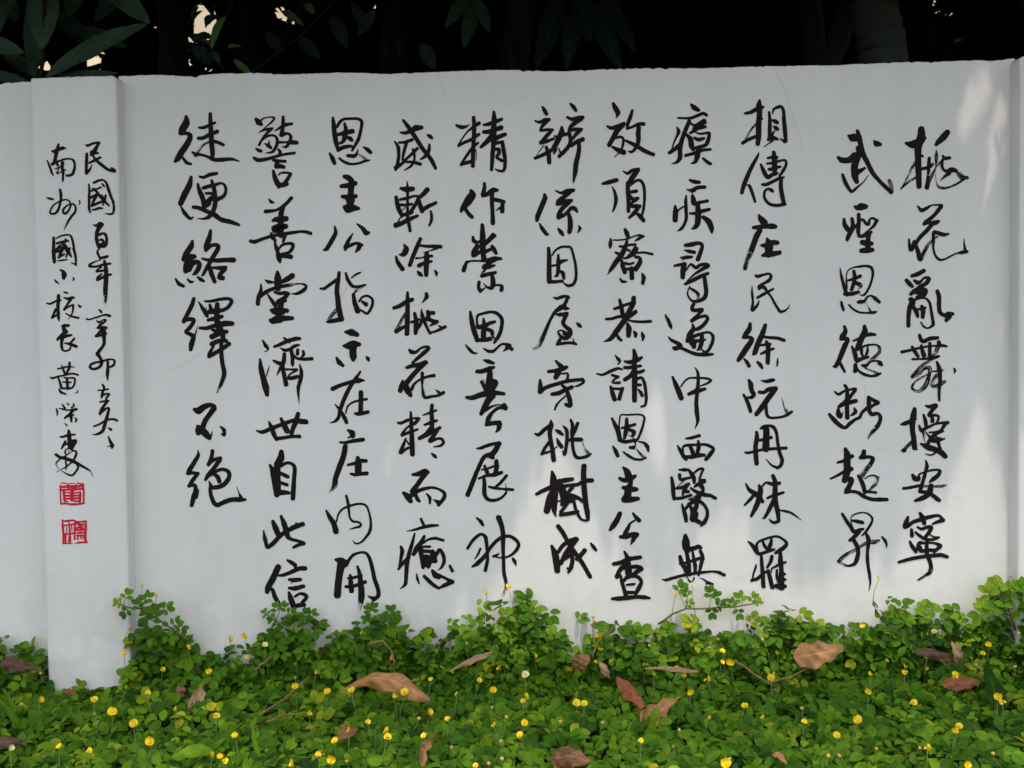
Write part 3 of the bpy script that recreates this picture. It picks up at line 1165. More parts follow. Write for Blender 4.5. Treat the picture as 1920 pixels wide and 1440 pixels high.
400 190 40 470 185 56 560 170 44
390 425 16 430 410 20
470 250 40 530 240 40 620 230 40 700 190 50 780 185 50
560 260 46 520 310 40 480 360 60
480 370 80 540 360 60 580 370 60 640 390 40 670 420 36
540 400 36 500 450 36 430 540 40
480 410 50 560 420 40
425 570 44 500 560 46 620 540 46
575 390 30 590 480 36 620 560 36 660 620 30 720 640 24
690 20 56 685 120 60 690 240 60 700 350 60 710 450 58 730 560 56 735 630 36
#成
400 700 50 450 770 50 500 860 46 560 960 50 620 1040 50 680 1130 48 760 1270 44
325 920 30 360 1000 70 380 1100 76 390 1200 66
400 990 40 450 920 46 520 870 50 600 840 46
610 845 50 540 930 60 470 1030 50 430 1120 44
440 1090 40 490 1050 50 550 1020 40
550 990 50 560 1080 46 545 1160 50 515 1220 30
500 1170 20 530 1190 36
610 1070 50 650 1030 50 700 970 50
765 890 20 795 930 44 825 970 30
!7
@845 210 6
#精
65 150 30 120 170 46 170 165 30 215 140 8
258 60 40 265 150 46 262 260 48 255 380 46 250 500 44 250 610 44
320 125 44 260 165 36 190 220 20 130 300 18 85 375 22
85 385 26 150 345 34 240 305 36 320 250 34
310 345 26 240 410 34 180 490 32 120 580 26
115 595 30 180 570 40 250 555 40
~270 430 40 270 540 40
485 0 34 490 80 56 485 180 60 485 280 60 480 380 50 470 500 48 460 650 36
370 145 26 430 135 44 500 110 46 575 80 36
370 225 40 430 220 50 510 195 50 570 175 56
470 270 70 400 340 50 340 395 34
490 310 50 550 275 50 615 250 40
510 350 40 590 335 30
580 335 40 595 430 46 612 540 42 605 640 36 580 665 30 540 660 26 500 640 12
500 420 30 540 420 40 540 470 40 520 510 34 580 550 36
#作
230 885 40 240 930 90 190 1010 90 130 1090 50 115 1125 24
165 1090 40 205 1150 44 240 1180 46
380 800 32 380 860 44 360 930 46
355 950 26 410 925 50 480 880 60 525 880 36
465 910 50 465 1000 46 470 1120 44 475 1250 50
490 985 46 540 995 44 600 1010 40
585 1010 40 580 1080 50 580 1120 50
550 1080 30 510 1110 8
@845 440 6
#祟
250 25 30 260 70 46 300 85 36 330 75 30
355 -110 40 360 0 60 360 130 66 365 200 56 375 280 60
480 0 50 430 60 50 370 110 60
500 10 36 420 70 50
300 130 60 260 200 60 250 240 36
270 230 50 330 195 40 400 185 44 460 160 36
465 130 40 490 170 50 510 210 40
180 300 26 160 360 50 145 405 46
190 310 30 230 295 20 320 295 22 400 290 40 500 270 56 570 270 30
500 285 40 430 320 44 370 355 34
370 370 44 430 360 50 495 345 24
~400 385 20 360 430 26 355 470 30
350 465 44 420 445 44 505 425 36
460 450 40 475 500 52 475 560 52 455 600 44 410 590 24 370 550 10
320 530 36 315 590 40 335 635 40
330 640 36 370 610 20 400 590 10
500 570 26 540 565 24 575 580 40 570 625 44
#恩
220 865 26 235 960 50 260 1070 58 300 1190 50
300 1040 30 295 950 24 305 910 30 370 885 30 450 870 32 520 885 40 575 950 42 570 1050 42 540 1140 44 490 1215 30
370 945 24 375 1020 50 370 1110 60 370 1180 56
310 1040 50 380 1030 50 430 1000 44 495 980 36
410 1065 40 460 1085 46 470 1120 40
~460 1120 30 500 1180 20
300 1185 40 380 1185 44 450 1170 50
170 1240 16 220 1300 38 260 1332 26 300 1330 12
370 1280 16 420 1308 34 480 1310 36 520 1275 26 570 1235 24 630 1235 34 690 1290 40
650 1250 70 620 1290 30 585 1315 6
@845 640 6
#主
370 210 20 420 225 50 480 245 36
295 340 44 360 335 50 440 305 50 490 290 30
440 300 50 440 380 64 435 440 70 430 530 90 420 600 70
340 460 30 370 450 40 ~
350 460 30 380 510 46 400 540 60
450 440 50 510 460 50 490 510 50 450 560 60
180 630 36 240 635 52 330 605 60 430 580 70 520 580 50 600 590 36
480 610 60 420 670 70 380 750 70 340 820 40
#公
390 780 30 450 740 30 530 715 16 580 715 16
600 710 40 615 750 60
620 745 44 540 750 36 470 800 36 425 870 56 400 945 30
410 930 50 480 920 50 550 915 50
550 930 60 540 980 50 510 1020 20
@845 750 6
#展
290 545 14 340 540 36 420 510 40 500 490 36 560 490 36
540 490 60 500 570 60 450 630 60
470 650 40 420 620 50 370 650 46 310 770 46 250 920 52 190 1070 50
440 620 70 480 650 40
380 740 30 405 800 46 420 850 40
350 785 20 420 770 24 490 745 30 540 740 24
515 685 46 515 770 52 500 840 50
315 885 24 400 850 30 490 840 50 575 815 36
375 880 36 380 960 46 380 1050 46 410 1110 40 480 1130 36 560 1105 30 620 1050 26 625 1000 14 618 930 4
630 850 34 570 920 36 510 975 30
430 975 24 490 990 34 580 1000 26 700 1010 34
@845 890 6
#神
290 485 20 340 530 44 365 570 30
190 830 32 240 750 36 300 690 36 350 670 30 390 700 44 405 780 40 410 860 30 415 950 38 390 1080 40
335 830 26 310 890 26 270 950 12
245 1035 26 300 1000 50 390 910 44 440 830 40 510 750 40 590 700 40 670 695 34 740 740 40 765 790 40 730 860 36 660 915 26 570 935 20 470 920 8
480 920 30 520 905 30 545 880 8
540 480 60 580 600 50 590 720 50 590 850 40 595 980 38 600 1100 40 620 1200 38 625 1270 34 600 1330 30 580 1390 10 ~
700 945 30 720 975 44 735 1020 14
!8
@720 215 6
#威
215 60 26 260 120 46 310 190 50 370 280 46 440 390 46 500 460 46 545 530 46 580 605 36
185 200 24 240 205 40 310 180 50 360 150 70 425 145 44
120 300 20 160 370 40 165 470 38 150 560 36 130 625 26
165 315 24 230 310 36 320 280 36
255 310 36 235 380 36 215 460 30 210 510 26
130 600 50 200 550 36 260 490 30 330 425 36 375 380 36
325 390 30 340 440 30 340 510 26 310 570 30 230 625 14
230 530 26 330 535 34 410 555 40
510 335 26 505 400 40 470 460 44 410 505 16
485 225 20 520 245 50 540 265 30
#斬
260 750 12 265 830 34 265 930 30 265 1050 30 265 1150 36 280 1230 40 295 1310 34
185 830 30 250 840 66 325 835 50
135 925 40 150 1000 50 170 1070 50 200 1130 44
180 955 30 260 940 36 340 915 24 385 925 36 370 980 40 330 1050 40 290 1110 44
190 1015 36 260 1015 30 315 1005 30
240 1040 14 200 1080 10
200 1130 40 270 1115 40 320 1095 36
240 1130 14 180 1165 16 160 1210 20
130 1245 60 200 1220 50 290 1175 50 380 1135 30
490 840 56 440 895 50 390 940 40
390 960 40 410 1030 50 430 1090 46
430 1070 50 500 1030 44 585 990 36
525 1085 24 535 1140 34 530 1200 34 505 1250 20
@720 440 6
#除
225 110 20 250 160 66 220 220 60 165 225 10
135 245 24 155 310 44 210 390 50
410 45 40 370 140 48 320 260 46 290 345 46
400 120 30 480 130 34 560 130 40 640 135 40
600 150 30 520 180 14 440 200 8
360 265 24 420 260 16 480 245 30 540 240 34
480 205 50 480 300 60 475 380 56 475 455 46
500 270 24 440 320 20 390 345 20
390 350 46 450 320 40 535 300 30
380 415 24 400 440 50 425 460 30
570 400 16 590 430 40 590 460 20
#桃
265 650 30 265 740 48 265 860 50 262 980 56 258 1120 52
110 825 40 180 800 48 260 750 50 320 730 44
~240 890 40 190 970 34 140 1070 36
135 1090 50 200 1050 40 250 1030 36
475 660 36 480 700 50 430 765 10
345 885 36 360 960 50 360 1040 56 355 1110 40
305 985 26 360 970 40 400 950 26
355 1080 40 400 1020 40 430 960 36
420 835 10 430 910 46 460 990 36 490 1060 30 520 1110 34
490 860 36 500 920 50 480 950 50
500 880 40 560 880 44
500 950 50 550 970 40 600 980 40
580 990 40 540 1010 30 510 1030 10
520 1105 24 600 1080 30 690 1035 36
610 1020 10 650 1050 40
@720 640 6
#花
285 95 30 310 120 50 360 120 36 410 80 24 470 60 30 505 75 40 460 120 46 390 180 42 320 240 30
255 295 36 320 275 46 410 260 50 470 230 40 485 245 30
450 250 60 380 320 52 300 410 56 250 470 56
210 445 30 200 500 60 180 560 50
230 480 70 270 560 70 300 610 46
310 540 40 340 480 30 400 435 26 480 400 30 565 385 40
430 355 36 430 420 38 430 500 20 440 580 34 460 630 36 540 620 30 620 605 30 670 575 40
640 590 40 600 560 24 575 540 6
#精
155 915 24 190 920 36 260 890 36 330 865 20 380 870 40
390 870 40 350 920 40 320 930 36
300 795 26 305 880 40 310 1000 48 315 1130 54 320 1270 56
300 940 24 250 980 26 200 1050 34
200 1060 30 280 1025 36 380 990 26
245 1095 24 220 1160 36 185 1250 44
190 1260 30 250 1210 30 300 1190 30
245 1100 14 280 1160 20
540 715 40 535 800 46 540 900 50 540 980 50
440 830 16 510 805 26 590 775 24
455 940 26 520 915 40 595 890 30
530 970 40 460 1040 24 410 1070 24
400 1090 44 480 1050 50 560 1010 44 630 970 36
600 1000 40 560 1060 44 515 1120 46
520 1120 50 600 1095 30 650 1100 34 670 1140 34 630 1175 28 560 1187 14
535 1260 16 570 1290 44 590 1310 20
@720 750 6
#而
320 840 30 390 830 56 460 800 56 500 815 36
470 820 60 420 890 54 370 960 52 320 1030 60
215 1040 30 260 1080 70 300 1140 50
300 1080 50 370 1030 46 450 1000 40 540 985 30 620 1005 26 680 1050 40 670 1110 44 610 1185 34
610 1150 50 555 1120 12
355 1070 40 380 1120 44 400 1140 30
475 1055 16 515 1100 38 515 1165 24
@720 880 6
#癒
415 555 28 435 600 34 460 650 34
255 697 10 340 680 26 430 655 36 520 635 40 610 630 24
345 720 20 320 820 36 285 940 46 260 1060 48 250 1180 44 240 1290 40 180 1348 6
190 870 30 205 920 50 190 1000 36 170 1110 22
160 1125 26 220 1050 40 280 990 40
455 750 30 420 820 50 370 890 60 330 960 40
440 830 24 500 790 26 580 775 34 670 800 30
440 870 26 520 870 28
410 880 60 420 960 50 440 1110 36
450 920 40 530 925 40
550 920 40 530 1000 50 500 1100 40
480 990 80 470 1060 90
550 1030 50 580 1030 50
570 950 60 570 1040 40
590 960 40 625 905 40 665 960 40 675 1040 40 640 1110 26 605 1132 8
365 1175 14 375 1230 30 395 1285 16
450 1200 36 510 1260 44 570 1310 40 620 1340 30
620 1335 26 690 1300 46 770 1265 50
760 1265 50 690 1225 30 620 1190 36
545 1140 36 580 1190 70 620 1210 56
740 1085 28 770 1145 36
!9
@590 210 6
#恩
205 65 30 215 150 50 225 250 54 240 340 54 265 435 34
250 170 30 285 110 36 330 80 30 420 75 30 490 78 32 530 110 36 520 200 36 490 310 40 420 435 26
335 125 26 350 190 46 340 270 56 320 330 40 280 355 26
260 255 36 340 235 50 430 215 50
360 280 30 400 300 50 420 320 36
265 425 44 330 395 44 410 385 34 440 400 20
170 465 24 200 520 50 225 580 40
275 520 26 340 565 34 410 585 28 500 575 26 570 550 30 620 540 16
~485 470 10 540 510 30 590 545 30
370 490 36 440 495 46 465 480 36 490 420 8
545 390 14 590 420 46 630 455 40
#主
330 725 40 380 740 64 420 790 60 410 850 70 405 920 64 400 990 100
300 835 44 380 825 56 460 800 50
310 950 40 400 960 70 470 945 40
400 1010 70 400 1080 100
345 1070 60 370 1115 40 440 1080 70 495 1085 40
@590 410 6
#公
225 85 20 235 160 46 190 250 50 135 340 46 105 352 26
480 60 20 540 110 44 580 160 60 615 155 26
430 165 12 390 230 40 345 320 46 345 350 30
345 330 40 400 300 40 480 275 34 540 300 24
510 295 60 490 340 46 455 382 10
#指
275 605 34 265 690 46 250 800 52 260 900 56 270 1000 60 295 1120 60
65 785 26 110 785 34 180 735 36 245 690 40
310 1130 50 230 1145 50 150 1160 36 130 1160 14
~240 1030 40 190 1090 40 150 1150 30
~300 880 4 360 770 4
350 610 24 370 680 40 420 755 40 470 765 30 570 745 24
515 605 20 460 630 24 415 665 16
~540 760 30 480 800 36 430 845 24
435 850 36 450 940 50 485 1040 60
500 930 24 540 880 26 600 870 26 650 910 28 645 980 32 595 1065 30 540 1040 26 515 1025 20
530 930 24 580 965 50
@590 600 6
#示
345 135 30 410 140 80 480 165 50
325 290 30 380 290 80 440 270 80 500 275 50
440 270 80 430 350 76 435 420 76 435 450 44
245 425 26 275 475 56 320 515 36
580 410 14 600 435 46 610 465 16
#在
200 775 50 290 735 42 420 695 44 500 680 60 560 680 16
515 580 24 460 660 40 400 750 46 340 870 46 290 1000 46 270 1090 40 235 1135 34 165 1160 6
230 950 14 275 1000 30 330 1090 46 360 1155 40
350 1050 16 370 975 22 420 930 24 500 905 26 585 890 30
520 810 50 520 920 52 515 1040 50
450 1050 24 490 1055 46 600 1035 40
#庄
375 1240 30 420 1270 66 430 1310 50
375 1328 16 420 1300 30
@590 700 6
285 775 26 340 780 34 440 760 42 545 745 46
345 820 56 325 930 60 285 1040 64 235 1180 56 220 1270 60 150 1355 6 ~
485 945 40 490 1020 76 490 1110 70
375 1030 30 440 1015 36 520 985 44 580 985 40
405 1130 26 450 1140 40 520 1130 40 590 1125 44
@590 910 6
#內
130 285 24 170 360 50 215 430 56 240 520 66
245 410 20 265 330 20 310 270 24 380 235 28 450 215 26 520 208 24 580 230 24 610 300 22 630 400 26 625 500 36 580 580 30 520 640 22 460 655 20 425 615 6
355 115 28 375 200 34 385 280 28 395 360 22 430 405 26 480 410 26
480 410 24 515 430 26 510 460 30 460 475 24 390 495 6
#開
235 835 30 290 850 80 340 880 90 370 860 50
300 880 90 280 1000 76 265 1110 76 255 1240 76
360 880 40 400 820 34 440 780 32 520 755 28 580 765 32 620 830 40 650 940 44 675 1060 46 710 1160 46 715 1240 46 660 1290 40
670 1275 50 630 1260 30 595 1240 10
400 1010 30 405 1080 50 415 1190 56
370 1045 20 430 1040 34 530 1015 30
350 1140 36 430 1135 40 510 1110 40 570 1085 40
480 910 26 505 990 44 515 1080 56 525 1180 70 525 1260 70 515 1340 50 505 1400 20 ~
!10
@455 205 6
#警
150 110 40 180 145 70 210 170 40
205 125 20 240 100 18 300 88 16 355 95 26 330 140 24 270 190 14 180 265 10
195 250 14 270 225 30 335 215 30
320 225 34 250 290 26 200 370 24 185 400 30
200 360 24 260 310 30 320 290 26 370 305 26 390 360 36 370 430 34 330 480 30 260 490 12
300 350 10 295 385 24
250 385 16 290 410 46 320 435 30
150 440 20 180 460 40 210 470 34
455 85 36 455 160 40 445 240 44 435 290 50
360 245 12 420 205 30 480 175 40 555 160 30
440 290 44 500 270 30 540 300 34 530 360 40 490 420 34 445 420 10
410 370 30 480 370 24 560 370 50 610 375 44
400 450 26 420 480 40 415 510 36
125 545 30 170 570 46 240 565 40 340 540 34 450 510 30 585 490 30
345 570 36 410 580 36 480 585 34
380 610 40 370 650 30 420 640 50 465 650 40
390 640 40 400 610 30
345 690 30 360 760 50 395 840 60 410 875 40
400 740 14 430 715 20 490 712 24 545 725 30
535 735 36 500 790 40 460 850 40
440 850 56 500 840 44
@455 370 6
#善
295 20 16 320 50 40 350 60 20
550 5 40 500 60 40 440 110 36 370 145 30 300 155 40 255 160 44
460 95 44 435 170 56 430 250 60 430 340 70 430 430 60
335 265 26 370 250 56 440 245 70 490 240 60
340 345 44 390 330 60 490 325 50 350 370 50 400 370 60
85 490 36 130 500 44 230 465 36 330 435 36 440 415 40 540 400 38 650 385 30 720 390 36 765 405 40
320 405 30 340 450 50 370 490 30
490 400 30 470 450 40 455 500 30
360 505 24 380 570 46 400 630 40
410 580 20 440 540 30 500 520 30 560 525 36 560 570 40 520 620 36 440 640 36
400 640 56 410 690 60 420 730 30
430 655 50 490 660 50 545 670 50
#堂
390 835 30 395 900 76 395 980 76 400 1030 60
255 930 16 290 950 44 340 955 26
~360 960 30 440 960 30
560 880 60 500 920 60 440 950 44
205 975 16 205 1050 40 180 1120 50 170 1200 46
200 1115 40 260 1065 44 350 1025 40 450 1000 40 540 985 36 620 972 20 ~
610 970 12 680 975 20 715 1000 30 690 1040 44 620 1080 36 550 1085 10
280 1090 20 320 1150 36 370 1220 46
360 1065 30 410 1080 40 480 1075 44 515 1085 40
510 1090 40 460 1140 50 400 1180 60
410 1170 60 480 1160 40
440 1170 60 420 1260 60 400 1340 70
320 1270 36 380 1260 40 440 1265 40 500 1275 50
340 1290 40 390 1310 34 460 1300 40
310 1380 40 340 1395 60 400 1360 70 460 1360 60 560 1360 44
360 1380 80 430 1380 60
@455 600 6
#濟
225 230 20 260 290 46 285 330 24 245 360 8
195 440 24 205 540 56 230 650 60 260 760 74 275 845 44
260 640 12 285 570 16 300 510 5
460 200 20 500 230 36 530 260 16
355 300 30 420 275 40 510 235 44 600 210 46 645 210 36
425 315 14 470 340 36 530 330 36 580 295 40 635 280 26
545 340 40 560 420 44 560 500 40 565 525 12
570 390 20 610 430 30 690 440 36 780 435 40
620 335 36 615 385 40
680 350 30 685 390 36 660 420 24
470 380 40 460 470 50 420 550 36 385 620 12
345 455 24 390 480 40 440 500 50 460 590 46 490 730 50
470 555 24 540 555 24 610 560 34
600 570 24 545 600 20 510 635 20
515 655 36 570 650 46 620 635 40
640 500 14 660 580 40 650 670 46 625 770 40 635 940 6
@455 760 6
#世
155 285 16 220 300 44 300 270 46 400 230 44 510 190 44 600 165 40 720 190 50
650 180 60 710 185 56
295 185 20 320 240 50 350 320 54 380 385 40
375 375 44 460 365 40 560 350 36 640 350 44
430 145 30 465 220 60 500 290 60
625 90 44 600 180 60 570 250 50 550 320 44
#自
435 520 50 430 590 80 390 660 70
305 670 26 330 720 50 350 840 50 385 1010 60
390 650 70 385 760 80 390 880 76 400 980 60
430 680 40 490 650 36 550 655 34 585 700 44 580 800 44 572 920 52 565 1050 50
430 765 40 480 790 46 510 805 40
430 870 36 500 895 40
400 985 60 460 980 56 525 985 36
@455 920 6
#此
235 450 16 250 540 44 275 640 36
285 640 40 340 595 50 430 500 50 500 455 46 580 410 56 680 375 50
600 360 16 605 380 30
340 345 40 370 420 66 400 490 60
430 285 30 465 370 60 490 450 60 510 520 50 560 550 34 620 565 34 690 590 40
690 595 40 630 610 40 570 640 30
#信
400 860 66 340 990 70 290 1080 66 275 1140 50
260 1100 30 330 1110 40 360 1190 50 410 1280 46
500 780 24 550 810 46 590 840 46 590 880 26
405 955 26 470 945 40 570 905 46 640 875 50 705 875 50
520 1000 30 580 1005 50 650 1000 40
540 1045 6 570 1020 20
520 1095 30 590 1100 56 685 1075 44
520 1145 30 540 1210 60 570 1290 60
590 1190 30 640 1160 30 690 1165 40 720 1195 40 670 1260 40
560 1310 36 630 1290 50 695 1285 40
!11
@315 205 6
#徒
205 80 36 205 150 80 160 230 80 140 270 50
150 275 36 210 270 40 250 300 56 220 380 66 160 470 70 105 560 64 75 590 30
165 545 30 210 600 40 260 615 26
475 50 40 478 150 46 485 270 54 490 380 56 500 480 52 498 540 44
345 205 24 400 205 36 460 180 34 530 150 30
340 325 36 400 320 44 470 280 40 555 250 44
520 360 40 570 375 36 625 400 34
~460 365 24 400 400 26 350 460 24 310 520 40
270 480 20 310 505 40 370 510 30 440 530 30 520 565 44 620 565 46 720 560 34 805 585 10
#便
260 760 36 240 850 64 190 950 70 140 1060 60
145 1095 20 190 1170 44 250 1230 34 285 1210 12
355 755 24 400 765 34 470 735 44 550 720 36
335 840 30 355 920 50 390 1000 54 410 1090 56
395 885 40 460 865 44 540 850 36 ~
540 845 36 600 830 26 640 860 30 650 920 34 620 980 40 550 1015 50
490 800 30 515 880 46 530 970 50 530 1060 50 510 1140 50 460 1210 46 400 1230 24 330 1230 8
425 945 30 480 945 34 530 960 40 480 1010 60 420 1060 50
285 1100 40 350 1110 44 430 1145 46 520 1185 56 600 1240 50 700 1265 50 800 1300 30
420 1090 50 470 1060 40
@315 440 6
#絡
275 70 30 260 130 66 200 220 60 170 270 36
180 280 60 230 250 70 300 245 50
260 270 60 210 340 70 200 410 60
230 390 70 280 320 56 340 310 50 350 360 56 310 430 50 280 450 20
85 495 20 120 550 44 175 580 36
220 500 20 250 530 36 285 530 20
330 475 20 370 505 44 405 525 26
480 -50 30 460 50 60 430 130 60 425 180 36
430 170 40 490 120 40 560 120 44 560 160 50 500 260 50 450 350 46 390 455 30 375 465 10
385 268 24 450 285 36 560 290 50 660 285 50 740 285 56
470 370 50 490 440 54 525 530 44
500 370 24 570 375 46 650 370 44
640 390 44 590 440 50 580 480 56
580 480 56 620 490 50
#繹
290 720 40 270 790 50 220 890 46 175 980 44
180 960 50 240 950 46 290 965 44 250 1040 46 200 1090 40
200 1100 36 250 1120 46 285 1150 50 265 1230 60 255 1295 40
300 1140 20 320 1080 14 332 1025 5
345 755 16 390 830 44 440 915 40
430 900 20 430 820 10
415 750 24 500 745 34 600 725 36 680 720 36 715 750 42 680 810 44 620 850 40
470 790 30 485 850 50
555 780 50 550 850 60 550 930 60 560 1000 70 590 1080 70
460 870 50 540 860 60 610 850 40
450 960 36 520 945 50 610 920 40
360 1050 34 440 1050 44 540 1020 50 640 1000 66 725 1000 50
480 1050 20 520 1080 40 570 1080 30
660 1090 44 580 1110 56 490 1150 60
620 1090 60 620 1170 50 660 1200 40
490 1230 50 560 1200 50 640 1190 50
520 1240 24 480 1310 36 460 1350 40
460 1370 44 540 1325 46 630 1270 46 690 1225 44
600 1230 44 600 1330 44 610 1440 44
@315 540 6
600 760 46 615 860 46 630 940 50 625 1000 46 595 1080 40 555 1180 20 ~
@315 740 6
#不
295 165 40 340 180 80 400 140 66 470 115 50 520 130 46
520 150 60 470 220 56 420 290 56 390 370 60
340 360 50 340 440 50
330 400 60 390 410 80 440 460 70 470 490 46
470 480 30 490 450 20 500 410 6
590 360 20 630 400 44 630 455 36 600 440 16
#絕
335 625 10 340 680 40 290 770 50 235 860 54 220 890 30
220 885 40 280 880 40 345 885 30
335 890 40 280 960 46 235 1030 40
240 1020 40 300 1020 40 310 1080 50 290 1150 56 265 1245 44
320 1160 30 340 1100 16 348 1060 4
500 630 40 490 700 44 455 790 40
455 780 40 510 735 40 590 715 44
580 740 50 520 820 44 450 910 50 420 960 30
480 900 40 540 860 40 620 840 36 680 870 46 690 920 46 650 990 50 580 1035 50 510 1045 46
530 900 40 560 930 50 580 980 46
460 975 14 480 1020 40 475 1080 40 490 1150 44 520 1220 50 560 1240 50 640 1205 50 720 1180 50 800 1180 56 870 1180 30
820 1160 44 800 1110 16 770 1030 4
!12
@75 255 11.52
#民
1000 190 40 1030 210 60 1130 165 50 1250 140 50
1280 140 50 1210 260 80 1150 370 100 1100 410 60
1120 360 100 1260 370 40
1150 430 40 1200 510 60 1340 630 70 1480 730 60 1620 770 50
1600 750 90 1545 700 60
1065 580 50 1190 520 60 1310 460 50
1010 380 60 1005 550 70 1000 700 64 1000 810 60
1000 810 60 1070 730 50 1125 620 16
#國
1160 1010 50 1280 960 50 1360 950 40 1430 1010 50 1470 1130 64 1540 1330 60 1590 1440 56
1340 1030 40 1390 1090 44
1050 1040 40 1065 1150 50 1060 1300 56 1060 1440 50
1130 1130 30 1180 1150 50 1320 1330 60 1400 1400 60
1090 1190 40 1190 1160 40 1320 1105 40
@75 350 11.52
1060 230 50 1060 350 56 1060 480 56 1085 560 40
1550 250 50 1590 390 50 1595 500 56 1570 580 44 1480 590 40 1400 575 16
1330 190 50 1400 310 56 1490 410 40
1420 190 50 1390 300 56 1350 410 30
1080 240 50 1150 210 60 1240 160 60
1230 180 60 1160 300 60 1120 420 50
1120 410 50 1220 370 60 1350 310 50
1120 500 30 1200 490 50 1280 460 50 1350 470 36
#百
1150 825 30 1220 840 60 1300 800 90 1350 820 70
1320 830 90 1250 930 90 1220 1050 70 1230 1180 76 1270 1300 76
1280 1040 60 1350 1010 56 1410 1030 60 1440 1120 60 1430 1220 70 1390 1290 60 1290 1290 50
1290 1150 50 1350 1150 50 1370 1220 60 1300 1250 50
#年
1290 1320 36 1240 1390 40 1240 1440 50
@75 440 11.52
1240 370 44 1270 460 56 1300 520 44
1290 500 50 1380 490 60 1460 470 60
1320 540 20 1200 580 30 1080 640 56 1070 680 60 1200 690 44 1350 650 50 1520 625 50
1390 570 60 1420 700 80 1430 850 90 1425 1000 100 1415 1150 100 1410 1280 90 1410 1440 60 ~
1330 690 40 1240 760 40 1220 800 50
1220 790 50 1330 780 50 1400 770 50
1330 850 40 1250 930 70 1240 980 60
1240 975 60 1340 930 60 1420 890 70 1540 855 40
@75 540 11.52
~1420 200 70 1415 350 10
#辛
1270 465 30 1310 500 60 1330 540 30
1000 665 40 1060 680 36 1200 640 40 1340 595 36 1430 580 50 1510 605 60
1220 705 26 1270 740 50 1320 720 40 1360 690 26 1420 690 50 1380 740 50 1300 800 50 1240 860 40
1240 860 50 1330 850 60 1440 860 56
1360 870 70 1260 980 50 1200 1040 50
1210 1040 60 1330 1010 56 1450 980 26
1360 880 100 1375 960 110 1380 1060 80 1385 1180 66 1350 1270 60 1270 1370 70 1240 1440 80
#卯
@75 620 11.52
1240 490 80 1290 570 70 1330 650 60 1320 740 70 1240 810 60 1140 830 50 1080 790 60 1100 730 50 1200 690 50 1350 660 50 1450 625 40 1550 620 40 1610 650 50 1590 740 60 1500 790 40
1460 640 50 1465 750 60 1460 880 70 1455 980 60 1460 1075 20
#亥
1350 1160 40 1380 1220 56 1390 1280 50
1250 1290 30 1350 1285 36 1480 1260 36
@75 690 11.52
1360 500 50 1340 570 60 1330 640 44
1340 600 40 1420 560 40 1500 560 40
1490 570 50 1440 640 46 1420 690 36
#冬
1290 735 36 1380 720 44 1480 710 44
1460 710 60 1400 790 60 1330 900 70 1290 1000 50
1300 980 50 1390 900 50 1450 865 40 1490 870 44 1470 960 60 1440 1080 70 1400 1220 70 1350 1360 70 1230 1430 50 1120 1438 8
1165 1260 40 1270 1220 40 1390 1150 44 1500 1110 44 1590 1105 50 1665 1135 50
1475 1290 26 1530 1330 60
@75 780 11.52
1475 440 30 1510 530 60 1560 640 80 1550 695 40
1540 650 40 1445 655 8
#南
@75 255 11.52
400 180 50 370 300 80 340 430 76 310 560 80 280 600 50
250 320 30 300 335 70 400 290 80 500 260 70 565 265 20
260 610 70 360 560 50 440 530 40 530 500 40 640 490 34 720 530 56 750 620 50 740 720 60 690 830 60 580 860 50
580 850 60 560 830 20
155 530 30 210 660 50 250 780 50 290 855 24
370 620 50 400 640 40
490 570 70 480 680 70 500 800 60 490 970 40
335 710 30 420 670 30 500 640 26
420 680 20 365 790 30 370 810 34 460 770 26 550 730 30
350 580 50 390 630 40
#州
@75 350 11.52
150 240 30 220 260 60 290 275 36
430 60 50 450 160 66 450 280 56 420 420 50 380 520 60 320 580 44 230 580 44 220 530 40 260 440 40 330 370 36 440 310 36 540 280 30 620 300 36 660 370 36
660 370 30 570 420 40 500 500 50 510 570 50 550 580 50 620 510 44 670 400 36 720 370 36 770 450 44 760 540 50 680 640 50 600 760 46 515 940 14
835 285 14 860 330 40 845 395 14
#國
290 1095 50 295 1200 66 290 1440 80
340 1120 30 440 1070 40 540 1045 40 620 1040 36 680 1090 50 720 1250 50 750 1440 50
@75 440 11.52
290 330 80 300 480 80 310 590 70
720 300 50 760 430 50 775 560 50 775 660 40
770 640 44 670 605 16
360 190 50 440 160 50 560 140 56
470 160 60 540 250 80 610 370 90 680 480 36
440 230 60 360 320 60 330 370 50
480 290 90 450 380 70 400 500 44
340 370 50 460 340 60
420 470 60 530 420 36
640 290 50 600 390 60 560 490 24
540 90 30 610 140 44
370 565 20 480 550 40 590 540 26
#小
430 760 30 500 800 76 520 870 120 510 940 70
310 960 16 350 1020 44 405 1055 26
710 920 20 730 955 44 700 995 16
#校
@75 540 11.52
400 160 70 395 280 76 385 400 70 390 520 66 400 650 60 415 725 16
140 325 30 220 340 44 330 290 44 450 260 40
340 460 60 290 570 50 250 650 40
260 640 50 350 590 44 430 550 26
510 90 24 560 100 50 600 110 26
510 205 24 590 230 56 700 205 56 740 210 36
680 220 66 600 340 50 520 470 50
530 460 40 620 400 40 720 360 40
715 360 50 710 470 40 680 570 30 600 690 8
555 550 26 680 610 46 830 645 50
830 360 30 860 400 56 890 400 30
#長
450 820 20 530 810 70 620 810 60
510 830 80 520 900 90 560 950 100
520 960 60 430 1050 60 370 1120 50
390 1080 50 500 1050 90 680 1015 46
480 1080 90 465 1180 64 470 1280 60 500 1350 44 580 1355 36 650 1310 40 660 1200 20
740 1090 50 690 1150 44 620 1200 20
525 1190 26 650 1210 70 790 1265 60
#黃
@75 690 11.52
465 -60 24 500 30 50 540 130 50
640 -110 56 630 0 56 570 120 50
380 20 36 500 -10 40 620 -30 40 740 -20 20
210 190 16 260 220 50 400 180 40 560 150 36 700 120 40 825 150 40
